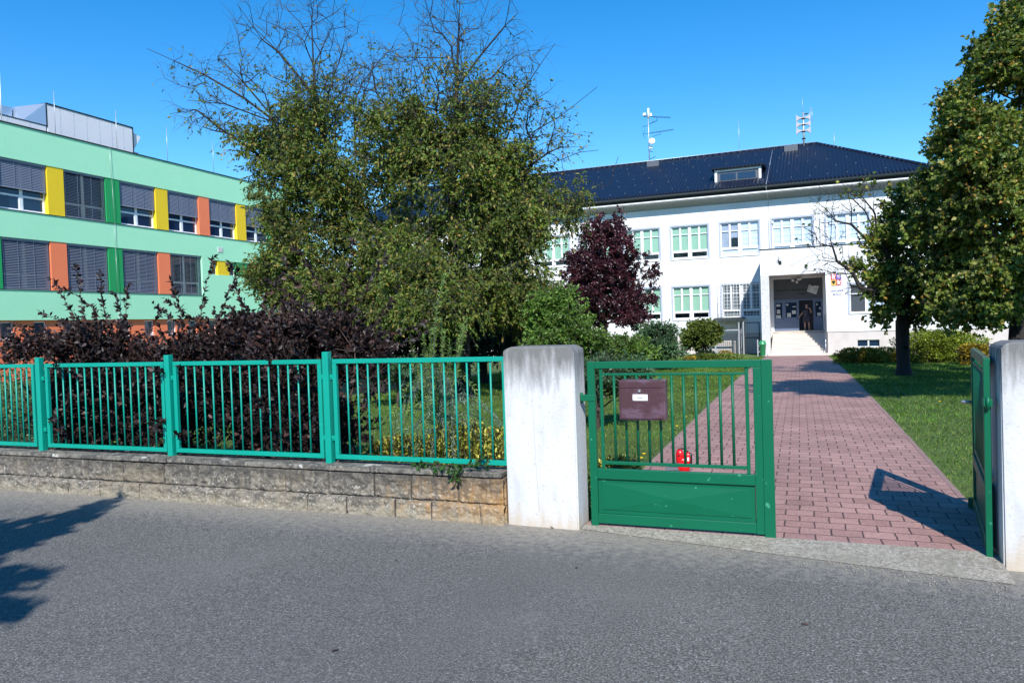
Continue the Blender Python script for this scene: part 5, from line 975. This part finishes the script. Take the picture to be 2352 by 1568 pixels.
# dandelions
for i, (u, v) in enumerate(((.78, 2.6), (.84, 2.75), (.72, 2.45), (.9, 5.2), (1.1-.6, 6.1), (5.3, 9.8), (4.4, 8.9))):
    if .6 < u < 3.45: u = .5
    x, y = W(u, v); t = thing('dandelion', 'yellow dandelion flower standing in the lawn', 'flower', (x, y, gz(v)), 0, 'dandelions in the lawn'); h = .07+.02*(i % 3)
    MB().cyl((0, 0, 0), (.005, 0, h), .002, 5).build('stalk', M['l_grass'], t); MB().lathe([(.004, h-.004), (.02, h+.002), (.021, h+.008), (.01, h+.012)], 12).build('flower_head', M['l_flower'], t)
# fallen leaves on the asphalt
for i, (px, py) in enumerate(((1330, 1302), (472, 1220), (1013, 1182), (1095, 1150), (905, 1290), (1262, 1210), (760, 1500), (1840, 1420))):
    d = _f+(px-1176)/F*RT+(784-py)/F*UP; k = -EZ/d[2]; x, y = d[0]*k, d[1]*k; u, v = UV(x, y); o = leaves_mesh('fallen_leaf', np.array([(x, y, rz(u)+.008)]), np.array([(random.uniform(-1, 1), random.uniform(-1, 1), .05)]), .045, .42, M['l_bare'], None, fold=.3, up=True)
    tag(o, 'dry curled leaf lying on the asphalt', 'leaf', 'dry leaves on the asphalt')
# ------------------------------------------------------------------ grass
def blades(name, n, vr, us_, h, w):
    v = vr[0]+(vr[1]-vr[0])*rng.random(n)**1.8; u = us_[0]+(us_[1]-us_[0])*rng.random(n); pos = np.stack([FO[0]+u*eu[0]+v*ev[0], FO[1]+u*eu[1]+v*ev[1], -.57*(v/36.1)**2-.008], 1)
    ed = rng.random(n)*.09; keep = ~((u > .50+ed) & (u < 3.53-ed)); 
    px = pos[:, 0]/pos[:, 1]; keep &= (px > -.72) & (px < .72); pos = pos[keep]; n = len(pos); vv = v[keep]
    cl = np.array([noise.noise(Vector((p[0]*1.7, p[1]*1.7, 0))) for p in pos]); hh = h*(.6+.8*rng.random(n))*(1+.5*cl)*(1+vv*.03)
    a = rng.random(n)*2*pi; s = np.stack([np.cos(a), np.sin(a), np.zeros(n)], 1)*(w*(1+vv*.11))[:, None]; lean = np.stack([rng.normal(size=n)*.6, rng.normal(size=n)*.6, np.ones(n)], 1)*hh[:, None]
    V = np.stack([pos-s, pos+s, pos+lean], 1).reshape(-1, 3); Fq = np.arange(n*3).reshape(-1, 3)
    o = npmesh(name, V, Fq, M['l_grass'], None); o['kind'] = 'stuff'; tag(o, 'short green lawn grass', 'grass'); return o
blades('lawn_grass', 400000, (.25, 34), (-8, 14), .032, .004)
n = 3200; u = rng.uniform(-9, 3.3, n); v = np.where(u < .55, -.125-abs(rng.normal(size=n))*.16, -.07-.135*(u-.5)-abs(rng.normal(size=n))*.12); sz = rng.uniform(.0025, .008, n)
cc = np.stack([FO[0]+u*eu[0]+v*ev[0], FO[1]+u*eu[1]+v*ev[1], -.014*np.clip(u, 0, 12)+sz*.5], 1); oct_ = np.array([(1, 0, 0), (0, 1, 0), (-1, 0, 0), (0, -1, 0), (0, 0, .7), (0, 0, -.7)])
V = (cc[:, None]+oct_[None]*sz[:, None, None]*rng.uniform(.6, 1.3, (n, 6, 1))).reshape(-1, 3); k = np.arange(n)[:, None]*6
o = npmesh('grit', V, np.concatenate([k+np.array([f]) for f in ((0, 1, 4), (1, 2, 4), (2, 3, 4), (3, 0, 4), (1, 0, 5), (2, 1, 5), (3, 2, 5), (0, 3, 5))]), M['concrete'], None); o['kind'] = 'stuff'; tag(o, 'fine grit gathered along the foot of the wall', 'grit')
# ------------------------------------------------------------------ light, sky, camera
SE, SA = radians(38.5), 0.0       # sun elevation; sun stands straight behind the viewer (towards -Y)
w = bpy.data.worlds.new('World'); SC.world = w; w.use_nodes = True; nt = w.node_tree; bg = nt.nodes['Background']
sk = nt.nodes.new('ShaderNodeTexSky'); sk.sky_type = 'NISHITA'; sk.sun_disc = False; sk.sun_elevation = SE; sk.sun_rotation = pi; sk.altitude = 300; sk.air_density = 1.0; sk.dust_density = .0; sk.ozone_density = 3.0
hs = nt.nodes.new('ShaderNodeHueSaturation'); hs.inputs['Saturation'].default_value = 1.4; hs.inputs['Value'].default_value = 1.1; nt.links.new(sk.outputs[0], hs.inputs['Color']); nt.links.new(hs.outputs[0], bg.inputs[0]); bg.inputs[1].default_value = .15
sl = bpy.data.lights.new('sun', 'SUN'); sl.energy = 5.0; sl.angle = radians(.5); sl.color = (1, .955, .88); so = bpy.data.objects.new('sun', sl); COL.objects.link(so); so.rotation_euler = (pi/2-SE, 0, 0)
cam = bpy.data.cameras.new('camera'); co = bpy.data.objects.new('camera', cam); COL.objects.link(co); SC.camera = co
cam.sensor_width = 36; cam.lens = 36*F/2352; cam.clip_end = 4000; cam.clip_start = .05
co.matrix_world = Matrix(((RT[0], UP[0], -_f[0], 0), (RT[1], UP[1], -_f[1], 0), (RT[2], UP[2], -_f[2], EZ), (0, 0, 0, 1)))
SC.view_settings.view_transform = 'Standard'; SC.view_settings.look = 'None'; SC.view_settings.exposure = .3; SC.view_settings.gamma = 1
SC.cycles.max_bounces = 8; SC.cycles.transparent_max_bounces = 12
